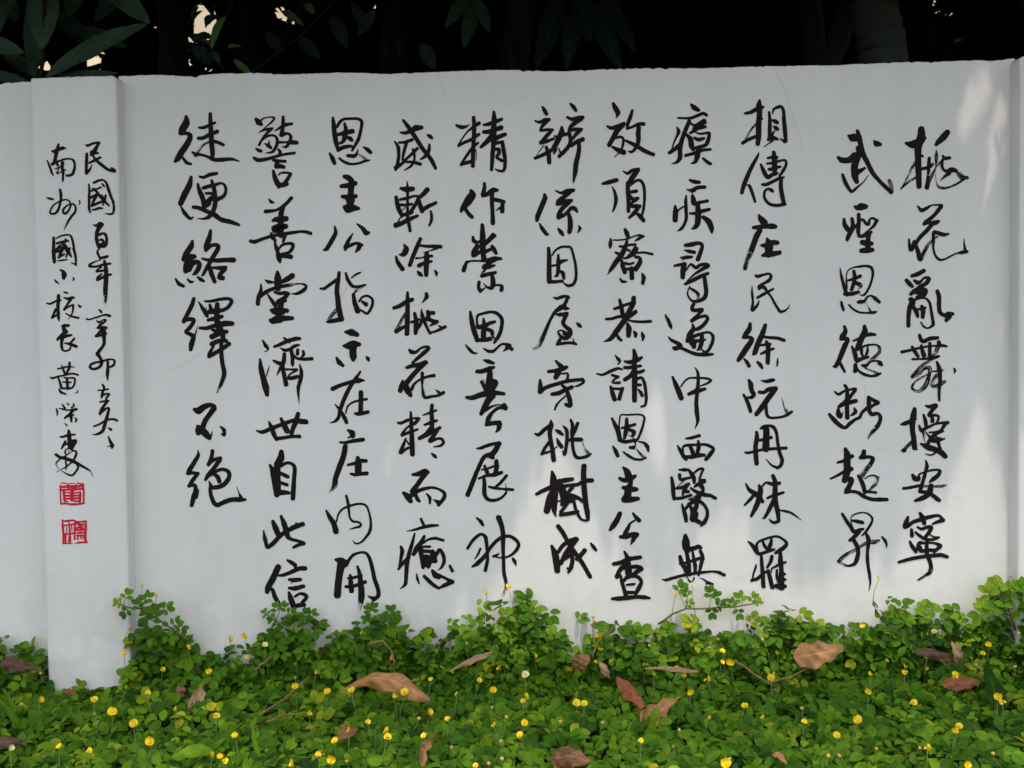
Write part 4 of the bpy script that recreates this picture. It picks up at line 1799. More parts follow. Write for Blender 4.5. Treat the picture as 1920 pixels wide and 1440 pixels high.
390 210 40 430 310 50 460 430 60
520 210 30 640 215 36 740 220 40 750 320 46 700 420 40 620 440 50 480 440 40
580 220 50 590 330 64 600 450 60
490 300 30 580 310 40 670 310 36
410 450 30 450 520 60 560 565 30
820 465 10 805 520 26 755 548 14
#榮
350 880 30 375 950 44 370 1020 26
400 870 16 500 890 40 620 910 36 790 890 56
470 780 20 510 830 44 540 870 40
585 755 20 620 800 36
720 770 30 730 820 40 680 860 36
720 920 60 620 1000 40 530 1080 36
530 1080 40 640 1030 40 740 1010 26
680 1000 70 670 1080 60 680 1160 40
750 1070 20 785 1110 46 770 1155 40
530 1185 14 580 1245 36
#東
@75 780 11.52
620 320 60 630 430 90 640 560 90 640 680 80
430 450 30 490 450 50 620 410 50 760 400 36
550 545 50 500 640 56 460 710 30
520 620 50 620 590 40 730 540 80
760 540 90 720 620 80 690 700 60
560 720 30 540 780 40 560 850 26 555 980 36 570 1090 40 550 1170 14
560 720 24 630 700 24 700 740 34 780 770 44 770 860 50 700 980 40 570 1090 30 350 1215 8
640 730 12 600 800 14
700 760 20 560 850 26 430 930 30 345 1020 30 350 1060 20 420 1160 8
340 830 60 430 890 66 560 920 70 700 970 80 850 1050 60 980 1120 50 1090 1200 40 1150 1310 20 ~
800 1020 60 820 1120 50 760 1220 44 690 1280 44 600 1260 40 470 1190 14
@75 900 11.52
%seal1
455 60 22 520 70 26 585 65 16
640 80 18 700 70 24 755 65 14
800 65 24 880 85 36 945 90 30
440 120 40 440 300 34 450 510 34
920 90 50 940 220 40 940 400 36 945 500 40
445 515 36 560 510 36 700 525 46 850 515 44 950 500 40
440 150 40 600 140 60 780 140 56 920 130 40
440 220 44 600 205 40 780 200 44 930 190 40
600 90 40 620 150 50 620 220 36
780 100 40 760 160 50 760 220 36
510 230 50 520 330 50 530 460 50
870 260 40 865 360 50 860 470 50
690 200 70 690 320 76 690 440 60
520 275 26 600 270 28 700 285 40 870 260 26
520 340 40 700 340 44 860 330 40
520 405 40 700 400 44 860 390 40
520 465 36 610 465 24
740 455 40 860 455 40
%seal2
485 860 34 490 1000 46 505 1180 46 500 1370 36
510 890 36 620 880 44 720 870 40 800 900 30 1000 890 40
985 890 44 985 1050 50 980 1200 50 990 1340 50
500 1370 36 600 1370 30 700 1365 20
750 1375 16 850 1350 44 1020 1345 40
500 985 40 640 965 30 760 950 40
625 900 24 640 1050 44 640 1170 40 640 1320 70
580 1010 20 575 1140 24
520 1170 36 640 1160 30 720 1150 40
550 1200 40 550 1340 40
680 950 24 690 1100 20
750 920 36 750 1060 44 745 1160 36 750 1280 44
800 930 60 870 960 50 930 960 30
770 910 26 830 960 50 920 1060 70
930 920 20 940 990 30
780 1080 34 880 1080 44 980 1070 30
780 1040 40 880 1020 40
770 1140 24 880 1140 44 980 1130 24
780 1185 24 880 1200 44 980 1190 24
820 1200 34 815 1290 30
880 1210 30 890 1270 30
940 1210 24 940 1280 24
"""


def write_all():
    tf = (0, 0, 1)
    cur = None
    col = 0
    out = []
    for ln in TRACE.strip().splitlines():
        ln = ln.strip()
        if not ln: continue
        if ln[0] == '!': col = int(ln[1:])
        elif ln[0] == '@':
            a = ln[1:].split(); tf = (float(a[0]), float(a[1]), float(a[2]))
        elif ln[0] in '#%':
            cur = (ln[0], ln[1:], col, []); out.append(cur)
        else:
            dry = 1 if ln[0] == '~' else (2 if ln[-1] == '~' else 0)
            a = [float(q) for q in ln.replace('~', ' ').split()]
            cur[3].append(([(tf[0] + a[i] / tf[2], tf[1] + a[i + 1] / tf[2], a[i + 2] / tf[2]) for i in range(0, len(a), 3)], dry))
    for kind, ch, col, strokes in out:
        mb = MB()
        Y = (-0.0006 if col < 12 else PIL - 0.0006)
        for k, (p, dry) in enumerate(strokes):
            stroke(mb, p, dry, Y, k)
        par = panel if col < 12 else pillar
        if kind == '#':
            mb.build("brush_character", M['ink'], par, attr='st')
        else:
            mb.build("red_seal", M['red'], par, attr='st')


write_all()

# hairline cracks in the render
for pts in ([(823, 137), (826, 152), (832, 168), (833, 177), (842, 186), (853, 197), (866, 202)],
            [(955, 200), (972, 190), (980, 181), (996, 175), (1018, 168)],
            [(1452, 128), (1460, 146), (1468, 160), (1473, 178), (1480, 192), (1486, 212), (1489, 225), (1497, 252), (1503, 272), (1512, 296)],
            [(322, 694), (345, 684), (364, 671), (381, 662)], [(447, 607), (460, 601), (475, 595), (500, 588)],
            [(1622, 722), (1620, 755), (1617, 772), (1616, 790), (1612, 805)], [(565, 420), (578, 402), (590, 384), (596, 372)],
            [(1640, 840), (1652, 843), (1668, 840), (1684, 837)]):
    mb = MB()
    q = []
    for (a, b), (c, d) in zip(pts[:-1], pts[1:]):
        for t in (0, 0.33, 0.66):
            q.append((a + (c - a) * t + random.uniform(-.7, .7), b + (d - b) * t + random.uniform(-.7, .7), random.uniform(0.3, 0.55)))
    stroke(mb, q, 0, -0.0003, 0)
    mb.build("hairline_crack", M['crack'], panel, attr='st')

# ------------------------------------------------------------------ ground cover (small four-leaflet leaves)
SIL = [(-900, 1215), (-600, 1180), (-300, 1225), (-80, 1190), (0, 1196), (60, 1200), (84, 1215), (92, 1290), (150, 1288), (205, 1280), (246, 1270), (262, 1150), (300, 1140), (340, 1195), (370, 1235),
       (430, 1232), (480, 1215), (515, 1175), (560, 1160), (610, 1180), (650, 1195), (690, 1150), (740, 1160), (790, 1178),
       (830, 1190), (870, 1160), (920, 1140), (960, 1135), (1000, 1130), (1050, 1150), (1090, 1165), (1140, 1170), (1190, 1165),
       (1240, 1165), (1290, 1170), (1340, 1195), (1380, 1180), (1420, 1158), (1460, 1138), (1500, 1150), (1540, 1150), (1590, 1155),
       (1620, 1158), (1660, 1130), (1700, 1140), (1750, 1130), (1790, 1142), (1830, 1150), (1860, 1110), (1900, 1090), (1960, 1085), (2050, 1090), (2300, 1130), (2800, 1100)]
sx_ = np.array([at(a, b, -0.03).x for a, b in SIL]); sz_ = np.array([at(a, b, -0.03).z for a, b in SIL])
PX0, PX1 = min(pl_top[0][0], pl_bot[0]), max(pl_top[-1][0], pl_bot[1])
RX0 = min(pr_top[0][0], pr_bot[0])


def front_y(x):
    """front face of whatever stands at x: pillar or panel"""
    return np.where(((x > PX0) & (x < PX1)) | (x > RX0), PIL, 0.0)


def scatter_cover():
    n = 13400
    x = rng.uniform(-1.85, 1.85, n); d = rng.uniform(0.0, 1.0, n) ** 1.25 * 0.85
    P0 = np.interp(x, sx_, sz_)
    base = 0.050 + 0.014 * np.array([wob(a * 1.4, b * 1.7) for a, b in zip(x, d)])
    fall = np.exp(-(d / 0.075) ** 2)
    h = np.maximum(base * (1 - 0.25 * (P0 < 0.03) * fall), P0 * fall * 0.58)
    z = h * (0.25 + 0.75 * rng.uniform(0, 1, n) ** 0.45)
    y = front_y(x) - 0.008 - d
    # climbing fringe against the wall
    m = 2700
    xc = rng.uniform(-1.8, 1.8, m)
    pc = np.interp(xc, sx_, sz_)
    zc = pc * 0.88 * (rng.uniform(0.1, 1.0, m) ** 0.85) * (1 + 0.16 * np.clip(rng.normal(0, 1, m), -1, 1.3))
    keep = pc > 0.035
    xc, zc = xc[keep], zc[keep]
    yc = front_y(xc) - 0.006 - np.abs(rng.normal(0, 0.03, len(xc)))
    x = np.concatenate([x, xc]); y = np.concatenate([y, yc]); z = np.concatenate([z, zc])
    wallish = np.concatenate([np.exp(-(d / 0.09) ** 2), np.ones(len(xc))])
    # the bare patch of soil at the right front
    c = on_ground(1868, 1385, 0.03)
    bare = ((x - c.x) / 0.042) ** 2 + ((y - c.y) / 0.030) ** 2 < 1
    ok = ~bare
    x, y, z, wallish = x[ok], y[ok], z[ok], wallish[ok]
    n = len(x)
    az = rng.uniform(0, 2 * np.pi, n)
    nrm = np.stack([rng.normal(0, 0.36, n), rng.normal(0, 0.36, n) - 0.52 - 0.25 * wallish, np.ones(n)], 1)
    nrm /= np.linalg.norm(nrm, axis=1, keepdims=True)
    a = np.stack([np.cos(az), np.sin(az), np.zeros(n)], 1)
    a -= nrm * (a * nrm).sum(1, keepdims=True); a /= np.linalg.norm(a, axis=1, keepdims=True)
    b = np.cross(nrm, a)
    size = rng.uniform(0.0165, 0.0275, n) * np.where(rng.uniform(0, 1, n) < 0.12, 0.65, 1.0)
    tone = np.clip(rng.normal(0.42, 0.17, n) + (rng.uniform(0, 1, n) < 0.12) * 0.26, 0, 0.86) + (rng.uniform(0, 1, n) < 0.010) * 0.12
    pos, yx, nn, sc, tn = [], [], [], [], []
    for ang, back, k in ((24, 0.0, 1.0), (-24, 0.0, 1.0), (68, 0.35, 0.86), (-68, 0.35, 0.86)):
        t = R(ang) + rng.normal(0, 0.12, n)
        dirv = a * np.cos(t)[:, None] + b * np.sin(t)[:, None] + nrm * rng.normal(0.12, 0.2, n)[:, None]
        pos.append(np.stack([x, y, z], 1) - a * (size * back)[:, None] + dirv * 0.001)
        yx.append(dirv)
        nn.append(nrm + rng.normal(0, 0.16, (n, 3)))
        L = size * k * rng.uniform(0.9, 1.1, n)
        sc.append(np.stack([L * rng.uniform(0.56, 0.68, n), L, L], 1))
        tn.append(np.stack([np.clip(tone + rng.normal(0, 0.05, n), 0, 1), np.zeros(n), np.zeros(n)], 1))
    pos = np.concatenate(pos); yx = np.concatenate(yx); nn = np.concatenate(nn); sc = np.concatenate(sc); tn = np.concatenate(tn)
    # nothing grows into the wall
    tip = pos + yx / np.linalg.norm(yx, axis=1, keepdims=True) * sc[:, 1:2]
    over = np.maximum(tip[:, 1], pos[:, 1]) - (front_y(tip[:, 0]) - 0.004)
    pos[:, 1] -= np.maximum(over, 0)
    tv, tf = leaf_template([0, 0.66, 0.96, 1.0, 0.72, 0], 0.22, 0.12)
    me = scatter_mesh("ground_cover", tv, tf, pos, frames(yx, nn), sc, M['cover'], tn)
    return link("ground_cover", me)


cover = tag(scatter_cover(), "dense low green ground cover of small rounded leaflets in front of the white wall", "ground cover", kind='stuff')

LEAFLET = leaf_template([0, 0.66, 0.96, 1.0, 0.72, 0], 0.22, 0.12)


def tone_mesh(name, tv, tf, pos, y, nrm, sc, mat, tone):
    n = len(pos)
    return scatter_mesh(name, tv, tf, np.array(pos, float), frames(np.array(y, float), np.array(nrm, float)), np.array(sc, float),
                        mat, np.stack([np.array(tone), np.zeros(n), np.zeros(n)], 1))


def runner(name, label, spine_px, leaves, Y=-0.022, r=0.0022, group=None, mat='runner'):
    """a creeping stem that stands out against the wall, its four-leaflet leaves each a part"""
    pts = [at(a, b, y) for a, b, y in spine_px]
    root = empty(name, pts[0], label, "creeping stem", group)
    mb = MB()
    q = []
    for p0, p1 in zip(pts[:-1], pts[1:]):
        for t in (0, 0.5):
            q.append(p0.lerp(p1, t) + Vector((random.uniform(-.001, .001), 0, random.uniform(-.001, .001))))
    q.append(pts[-1])
    mb.tube(q, [r * (1 - 0.5 * i / len(q)) for i in range(len(q))], 6)
    mb.build("stem", M[mat], root, smooth=True)
    for (px, py, s, az, tone) in leaves:
        c = at(px, py, Y - random.uniform(0, 0.012))
        near = min(q, key=lambda w: (w - c).length)
        a = Vector((math.cos(R(az)), random.uniform(-0.3, 0.1), math.sin(R(az)))).normalized()
        nrm = Vector((random.uniform(-.3, .3), -1, random.uniform(0.1, 0.7))).normalized()
        a = (a - nrm * a.dot(nrm)).normalized(); b = nrm.cross(a)
        pos, yy, nn, sc, tn = [], [], [], [], []
        for ang, back, k in ((26, 0, 1.0), (-26, 0, 1.0), (72, .35, .85), (-72, .35, .85)):
            t = R(ang + random.uniform(-8, 8))
            dv = a * math.cos(t) + b * math.sin(t) + nrm * random.uniform(-.1, .25)
            pos.append(c - a * (s * back)); yy.append(dv); nn.append(nrm + Vector((random.uniform(-.2, .2),) * 3))
            sc.append((s * k * 0.62, s * k, s * k)); tn.append(min(1, max(0, tone + random.uniform(-.06, .06))))
        lo = link("leaf", tone_mesh("leaf", *LEAFLET, pos, yy, nn, sc, M['cover'], tn), root)
        pm = MB()
        e = c - a * (s * 0.35)
        pm.tube([near, near.lerp(e, 0.5) + Vector((0, -0.003, 0.001)), e], 0.0007, 5)
        pm.build("petiole", M['stem'], root)
    return root


runner("creeping_stem", "leafy stem reaching left across the corner of the left pillar",
       [(352, 1205, -0.03), (325, 1180, -0.05), (295, 1160, -0.06), (265, 1142, -0.065), (240, 1138, -0.066), (222, 1132, -0.066)],
       [(238, 1116, .016, 70, .6), (268, 1126, .015, 100, .4), (222, 1130, .014, 170, .8), (235, 1148, .015, 230, .3),
        (277, 1120, .015, 60, .55), (258, 1134, .016, 110, .35), (292, 1145, .017, 80, .3), (312, 1140, .017, 20, .45),
        (330, 1168, .016, 40, .5), (340, 1178, .015, -20, .45), (300, 1172, .018, 250, .3), (272, 1158, .018, 260, .2), (268, 1180, .018, 240, .2),
        (285, 1195, .019, 280, .45), (318, 1195, .018, 330, .5)], Y=-0.066)
runner("creeping_stem", "green stem slanting up the wall below the second text column from the left",
       [(560, 1190, -0.03), (530, 1172, -0.03), (505, 1156, -0.03), (492, 1145, -0.03)],
       [(518, 1140, .014, 100, .45), (530, 1138, .014, 60, .4), (545, 1148, .014, 20, .4), (572, 1152, .016, 80, .35),
        (585, 1152, .014, 40, .4), (498, 1150, .013, 130, .7), (512, 1160, .014, 200, .5), (535, 1165, .014, 250, .35)], mat='stem')
runner("creeping_stem", "long reddish stem trailing level over the wall at right",
       [(1235, 1170, -0.025), (1262, 1150, -0.03), (1285, 1142, -0.03), (1330, 1140, -0.03), (1375, 1138, -0.03), (1410, 1133, -0.03), (1432, 1129, -0.03)],
       [(1275, 1103, .019, 60, .4), (1287, 1112, .014, 110, .45), (1292, 1132, .012, 40, .8), (1332, 1112, .017, 100, .35), (1342, 1118, .015, 60, .4),
        (1350, 1134, .016, 20, .3), (1335, 1148, .016, 270, .3), (1371, 1132, .014, 100, .4), (1388, 1122, .017, 110, .6),
        (1412, 1122, .015, 60, .75), (1420, 1128, .012, 10, .8), (1385, 1150, .015, 280, .4)])
runner("creeping_stem", "short leafy shoot bent up the wall under the third column from the left",
       [(722, 1180, -0.02), (700, 1168, -0.02), (688, 1155, -0.02), (682, 1146, -0.02)],
       [(700, 1140, .014, 70, .4), (692, 1142, .013, 120, .5), (732, 1148, .018, 80, .35), (690, 1160, .015, 200, .5), (740, 1155, .015, 10, .4), (712, 1162, .016, 40, .4)])
runner("creeping_stem", "upright leafy shoot standing highest beside the right hand pillar",
       [(1905, 1180, -0.06), (1890, 1140, -0.065), (1878, 1110, -0.068), (1872, 1098, -0.068)],
       [(1852, 1112, .022, 120, .8), (1872, 1100, .026, 110, .75), (1898, 1108, .023, 50, .7), (1842, 1135, .018, 150, .8), (1915, 1100, .02, 60, .6),
        (1882, 1128, .024, 80, .5), (1860, 1140, .02, 190, .5)], Y=-0.066)


# ------------------------------------------------------------------ yellow flowers
FLOWERS = """
0 803,58,sw 880,110,spw 733,288,b 699,440,f 1053,410,s 915,530,f 1174,543,f 182,541,f 228,547,b 1293,365,sw 1374,348,sw 1488,393,fp 1390,460,f 1785,420,s 1666,498,s 1660,573,b 1660,627,f 1778,545,b 832,663,f 223,705,s 528,703,f 540,780,s 632,772,F 752,838,F 993,752,s 1214,738,s 1216,789,f 850,940,F 333,968,f 497,988,f 1326,912,f 1190,1010,s 1240,1027,f 1266,1045,f 1737,775,s 1840,658,f 1885,935,f 1790,1013,f 1866,1042,F 1647,1060,s 120,722,b 55,975,sp
640 819,102,sw 942,65,sw 118,325,f 192,318,bp 710,315,f 291,470,s 1447,340,F 1458,411,F 1417,230,bw 1424,256,b 1436,487,f 1519,477,f 1085,457,s 1672,425,s 1697,462,s 1733,393,b 1885,527,f 1757,556,s 893,522,s 776,590,f 778,550,b 1034,562,Fp 290,588,f 356,660,F 301,680,s 58,652,f 505,590,f 651,672,s 849,650,F 1038,683,s 1026,713,f 1323,722,F 1366,724,F 490,775,s 436,802,b 601,812,f 150,828,f 862,846,s 1034,835,F 1010,905,f 467,907,f 257,878,s 261,909,f 44,872,s 898,932,b 928,795,b 848,740,b 1683,932,f 1867,962,b 1232,820,b 1470,825,b 904,1028,b 829,1055,b 758,1075,f 697,387,sp 868,415,s 1880,102,sw 1900,868,b 30,1042,b 620,965,b
1280 1103,20,sw 55,45,sp 1838,3,sw 458,362,s 532,437,s 224,428,f 216,497,f 270,492,F 140,585,s 41,660,F 8,562,f 496,580,F 511,550,b 1013,293,f 1385,340,f 1415,320,fp 1539,390,s 1720,392,f 1690,440,f 1375,457,s 1500,465,f 1142,485,f 1252,513,s 1250,545,f 1374,522,b 1055,555,f 1527,567,F 1045,657,f 1296,716,f 1775,688,F 1798,712,f 349,735,f 451,803,s 684,830,f 671,744,b 985,817,F 868,903,F 1556,850,f 1534,872,F 1375,970,s 1333,968,b 1648,500,b 1887,325,b 152,405,b 150,798,b 238,1070,F 1596,1068,F 1090,972,b 880,1012,bp 820,1012,b 1745,1000,b 1868,510,b 262,1030,b
"""


def petal_mesh(c, n, up, r, cup, mat, name, parent, notch=0.2, fold=0.0):
    n = n.normalized(); up = (up - n * up.dot(n)).normalized(); sd = up.cross(n)
    mb = MB()
    v = [c - n * 0.0]
    K = 14
    for ring, rr in enumerate((0.4, 0.75, 1.0)):
        for k in range(K):
            th = 2 * math.pi * k / K
            q = rr * r * (1 - (notch if ring == 2 and k == 0 else 0)) * (1 + 0.05 * math.sin(3 * th + ring))
            v.append(c + sd * math.sin(th) * q * 1.08 + up * math.cos(th) * q + n * (cup * r * rr * rr * (1 + 0.4 * math.cos(2 * th)) + fold * q * abs(math.sin(th)) + 0.07 * r * math.sin(4 * th + 9 * fold)))
    f = [(0, 1 + k, 1 + (k + 1) % K) for k in range(K)]
    for ring in range(2):
        o = 1 + ring * K
        f += [(o + k, o + K + k, o + K + (k + 1) % K, o + (k + 1) % K) for k in range(K)]
    mb.add(v, f)
    return mb.build(name, mat, parent, smooth=True)


def blob(c, axis, L, w, mat, name, parent):
    axis = axis.normalized()
    mb = MB()
    n = 6
    pts = [c + axis * (L * (i / (n - 1) - 0.5)) for i in range(n)]
    mb.tube(pts, [max(0.15, math.sin(math.pi * (0.08 + 0.84 * i / (n - 1)))) * w for i in range(n)], 8)
    return mb.build(name, mat, parent, smooth=True)


FLAB = dict(
    w=("small yellow pea flower on a thin stalk standing out against the white wall", "flowers in front of the white wall"),
    b=("tiny withered orange flower bud among the green leaflets", "withered buds among the leaves"),
    p=("pale cream flower, lighter than the yellow ones, on a thin stalk", "pale flowers among the yellow ones"),
    F=("wide open round yellow pea flower facing out from the leaves", "wide open yellow flowers"),
    f=("half open yellow pea flower among the green leaflets", "half open yellow flowers"),
    s=("narrow yellow pea flower seen edge-on above the leaves", "yellow flowers seen from the side"))


def flower(px, py, kind, pale, onwall):
    p = on_ground(px, py, 0.088)
    if p.y > -0.05 or onwall:
        p = at(px, py, -0.055 if px > 260 and px < 1880 else -0.075)
    cls = 'w' if onwall else ('p' if pale and kind != 'b' else kind)
    lab, grp = FLAB[cls]
    ln = random.uniform(0.045, 0.07) if kind != 'b' else random.uniform(0.015, 0.03)
    if onwall: ln = random.uniform(0.04, 0.055)
    base = Vector((p.x + random.uniform(-.012, .012), p.y + random.uniform(-.004, .01), max(p.z - ln, 0.004)))
    if base.y > -0.03: base.y = -0.03
    root = empty("flower", base, lab, "flower", grp)
    mb = MB()
    mid = base.lerp(p, 0.55) + Vector((random.uniform(-.003, .003), random.uniform(-.003, .003), 0))
    mb.tube([base, mid, p], [0.0007, 0.00055, 0.0005], 6)
    mb.build("stalk", M['stalk'], root, smooth=True)
    if kind == 'b':
        blob(p, Vector((random.uniform(-.5, .5), -.3, random.uniform(.2, 1))), random.uniform(.006, .009), random.uniform(.0022, .0034), M['bud'], "bud", root)
        return
    pm = M['petal_pale'] if pale else M['petal']
    r = dict(F=0.0065, f=0.0053, s=0.0055)[kind] * random.uniform(0.78, 1.12)
    if onwall: r *= 1.05
    if kind == 's':
        n = Vector((random.choice((-1, 1)) * 0.85, random.uniform(-.55, -.15), random.uniform(0, .5)))
        up = Vector((random.uniform(-.3, .3), 0, 1))
    elif kind == 'f':
        n = Vector((random.uniform(-.7, .7), -0.7, random.uniform(0.2, 1.1))); up = Vector((random.uniform(-.5, .5), 0, 1))
    else:
        n = Vector((random.uniform(-.6, .6), -1, random.uniform(-0.1, 0.7))); up = Vector((random.uniform(-.5, .5), 0, 1))
    c = p + Vector((0, 0, r * 0.5))
    petal_mesh(c, n, up, r, random.uniform(-0.2, 0.5), pm, "banner_petal", root, fold=random.choice((-1, 1)) * random.uniform(0.1, 0.7))
    wn_ = (n.normalized() + up.normalized() * random.uniform(.3, .9) + Vector((random.uniform(-.4, .4), 0, 0))).normalized()
    petal_mesh(c + n.normalized() * r * 0.3 - up.normalized() * r * 0.55, wn_, up, r * random.uniform(.4, .6), 0.5, pm, "wing_petal", root, fold=0.5)
    nn = n.normalized()
    upn = (up - nn * up.dot(nn)).normalized()
    blob(c + nn * r * 0.42 - upn * r * 0.35, upn * 0.8 + nn * 0.5, r * 0.9, r * 0.2, M['keel'] if not pale else pm, "keel_petal", root)


for ln in FLOWERS.strip().splitlines():
    a = ln.split()
    ox, oy = float(a[0]), 1080.0
    for tok in a[1:]:
        q = tok.split(',')
        flower(ox + float(q[0]) / 3, oy + float(q[1]) / 3, q[2][0], 'p' in q[2][1:], 'w' in q[2][1:])


# ------------------------------------------------------------------ fallen leaves, twigs, grass
DRY = {}


def dry_mat(c):
    if c not in DRY:
        c1 = {'tan': (0.42, 0.195, 0.065), 'red': (0.30, 0.085, 0.025), 'dark': (0.085, 0.034, 0.012), 'grey': (0.35, 0.215, 0.105), 'brown': (0.22, 0.092, 0.030)}[c]
        c2 = tuple(q * 0.42 for q in c1)
        m, nt, b, N, L = new_mat("dry_leaf_" + {'tan': 'tan', 'red': 'red', 'dark': 'dark_brown', 'grey': 'grey', 'brown': 'brown'}[c])
        co = N.new("ShaderNodeTexCoord").outputs['Object']
        n1 = noise(N, L, 38, 6, co, 0.7)
        r = ramp(N, [(0.32, c2), (0.62, c1), (0.8, tuple(min(1, q * 1.35) for q in c1))]); L.new(n1.outputs[0], r.inputs[0])
        w = N.new("ShaderNodeAttribute"); w.attribute_name = 'st'
        sx = N.new("ShaderNodeSeparateXYZ"); L.new(w.outputs['Vector'], sx.inputs[0])
        # side veins and midrib, from the leaf's own coordinates (along, across)
        ab = N.new("ShaderNodeMath"); ab.operation = 'ABSOLUTE'; L.new(sx.outputs[1], ab.inputs[0])
        su = N.new("ShaderNodeMath"); su.operation = 'MULTIPLY_ADD'; su.inputs[1].default_value = -0.10; L.new(ab.outputs[0], su.inputs[0]); L.new(sx.outputs[0], su.inputs[2])
        sc = N.new("ShaderNodeMath"); sc.operation = 'MULTIPLY'; sc.inputs[1].default_value = 88; L.new(su.outputs[0], sc.inputs[0])
        sn = N.new("ShaderNodeMath"); sn.operation = 'SINE'; L.new(sc.outputs[0], sn.inputs[0])
        mr = N.new("ShaderNodeMapRange"); mr.inputs[1].default_value = 0.86; mr.inputs[2].default_value = 1.0; mr.inputs[4].default_value = 0.45
        L.new(sn.outputs[0], mr.inputs[0])
        md = N.new("ShaderNodeMapRange"); md.inputs[1].default_value = 0.09; md.inputs[2].default_value = 0.03; md.inputs[4].default_value = 0.7
        L.new(ab.outputs[0], md.inputs[0])
        mx = N.new("ShaderNodeMath"); mx.operation = 'MAXIMUM'; L.new(mr.outputs[0], mx.inputs[0]); L.new(md.outputs[0], mx.inputs[1])
        cc = mix(N, L, r.outputs[0], tuple(min(1, q * 1.25 + 0.02) for q in c1), mx.outputs[0])
        L.new(cc, b.inputs['Base Color'])
        b.inputs['Roughness'].default_value = 0.6
        bump(N, L, n1.outputs[0], 0.5, 0.002, b)
        DRY[c] = m
    return DRY[c]


def big_leaf(name, label, cat, P0, P1, width, arch=0.01, curl=0.4, face=Vector((0, -0.6, 1)), mat=None, group=None, twist=0.0, tip=0.8, parent=None, stalk=0.0, tone=None, ragged=0.06, bend=0.0, wave=0.05):
    P0 = Vector(P0); P1 = Vector(P1)
    ax = P1 - P0
    Lg = ax.length
    t0 = ax.normalized()
    nrm = (face - t0 * face.dot(t0)).normalized()
    sd = t0.cross(nrm)
    mb = MB()
    n, m = 22, 8
    v, at_, f = [], [], []
    ph = random.uniform(0, 6)
    for i in range(n + 1):
        t = i / n
        w = width * 0.5 * max(0.02, math.sin(math.pi * min(1, t ** tip * 0.98 + 0.01))) ** 0.72
        tw = twist * (t - 0.4)
        s2 = sd * math.cos(tw) + nrm * math.sin(tw); n2 = nrm * math.cos(tw) - sd * math.sin(tw)
        c = P0 + ax * t + nrm * (arch * math.sin(math.pi * t)) + sd * (0.012 * Lg * math.sin(5 * t + ph) + bend * math.sin(math.pi * t))
        for j in range(m + 1):
            u = j / m * 2 - 1
            ww = w * (1 + ragged * math.sin(19 * t + ph + 2 * u) * abs(u))
            th = curl * u * 1.2
            off = s2 * (ww * (math.sin(th) / (curl * 1.2) if abs(curl) > 1e-3 else u)) + n2 * (ww * (1 - math.cos(th)) / (abs(curl) * 1.2 + 1e-6) * (1 if curl > 0 else -1))
            off += n2 * wave * ww * (math.sin(11 * t + 3 * u + ph) + 0.6 * math.sin(23 * t - 5 * u + 2 * ph))
            v.append(c + off); at_.append((t, u, 0) if tone is None else (tone, 0, abs(u)))
    for i in range(n):
        for j in range(m):
            a = i * (m + 1) + j
            f.append((a, a + 1, a + m + 2, a + m + 1))
    mb.add(v, f, at_)
    o = mb.build(name, mat, parent, smooth=True, attr='st' if tone is None else 'tone')
    if label: tag(o, label, cat, group)
    if stalk:
        s = MB()
        s.tube([P0 - t0 * stalk - nrm * stalk * 0.3, P0, P0 + ax * 0.15], [0.0012, 0.0016, 0.0012], 6)
        s.build("leaf_stalk", M['twig'], o)
    return o


def G(px, py, z=0.06):
    p = on_ground(px, py, z)
    if p.y > -0.13: p = at(px, py, -0.13)
    return p


def fallen(label, a, b, w, c, za=0.062, zb=0.062, **k):
    k.setdefault("ragged", 0.13); k.setdefault("wave", 0.16)
    return big_leaf("dry_leaf", label, "fallen leaf", G(*a, za) - Vector((0, 0, 0.003)), G(*b, zb) - Vector((0, 0, 0.003)), w, mat=dry_mat(c), group="fallen dry leaves", **k)


fallen("large curved pinkish brown fallen leaf, longest one, in front of the wall's centre left", (636, 1296), (806, 1308), 0.044, 'tan', .075, .08, arch=0.018, curl=-0.9, face=Vector((0.1, -.9, .55)), bend=-0.024, tip=1.5, twist=0.5)
fallen("broad flat tan fallen leaf lying on the plants near the wall at right", (1489, 1232), (1582, 1212), 0.046, 'tan', .075, .085, arch=0.006, curl=-0.25, face=Vector((0, -.95, .5)), tip=0.62)
fallen("smooth reddish brown fallen leaf standing on its tip beside a curled tan one", (1205, 1325), (1156, 1266), 0.034, 'red', .065, .085, arch=0.006, curl=-0.5, face=Vector((0.35, -.9, .4)), tip=1.0)
fallen("curled tan fallen leaf with a rolled up tip, right of the smooth reddish one", (1200, 1350), (1276, 1302), 0.038, 'tan', .06, .085, arch=-0.012, curl=0.8, face=Vector((-.2, -.9, .6)), tip=0.55, twist=1.2)
fallen("dark brown fallen leaf lying against the wall beside the left pillar", (2, 1238), (72, 1254), 0.030, 'dark', .075, .065, arch=0.006, curl=-0.6, face=Vector((0, -.9, .6)), tip=0.5)
fallen("dark brown fallen leaf at the very left, half hidden under the plants", (-30, 1392), (46, 1388), 0.024, 'dark', .06, .06, arch=0.01, curl=-0.6, face=Vector((0, -.9, .6)))
fallen("small upright greyish brown fallen leaf, folded lengthwise, behind the flowers at left", (356, 1342), (378, 1283), 0.026, 'grey', .05, .085, arch=0.005, curl=0.5, face=Vector((0.3, -1, .2)))
fallen("small dark orange brown fallen leaf tucked behind the folded grey one", (352, 1305), (334, 1280), 0.022, 'brown', .06, .085, curl=0.5, face=Vector((-.2, -1, .3)))
fallen("narrow pale grey fallen leaf poking up slantwise below the centre of the wall", (843, 1256), (924, 1217), 0.016, 'grey', .07, .09, arch=0.004, curl=-0.8, face=Vector((0, -.7, .9)), tip=1.3)
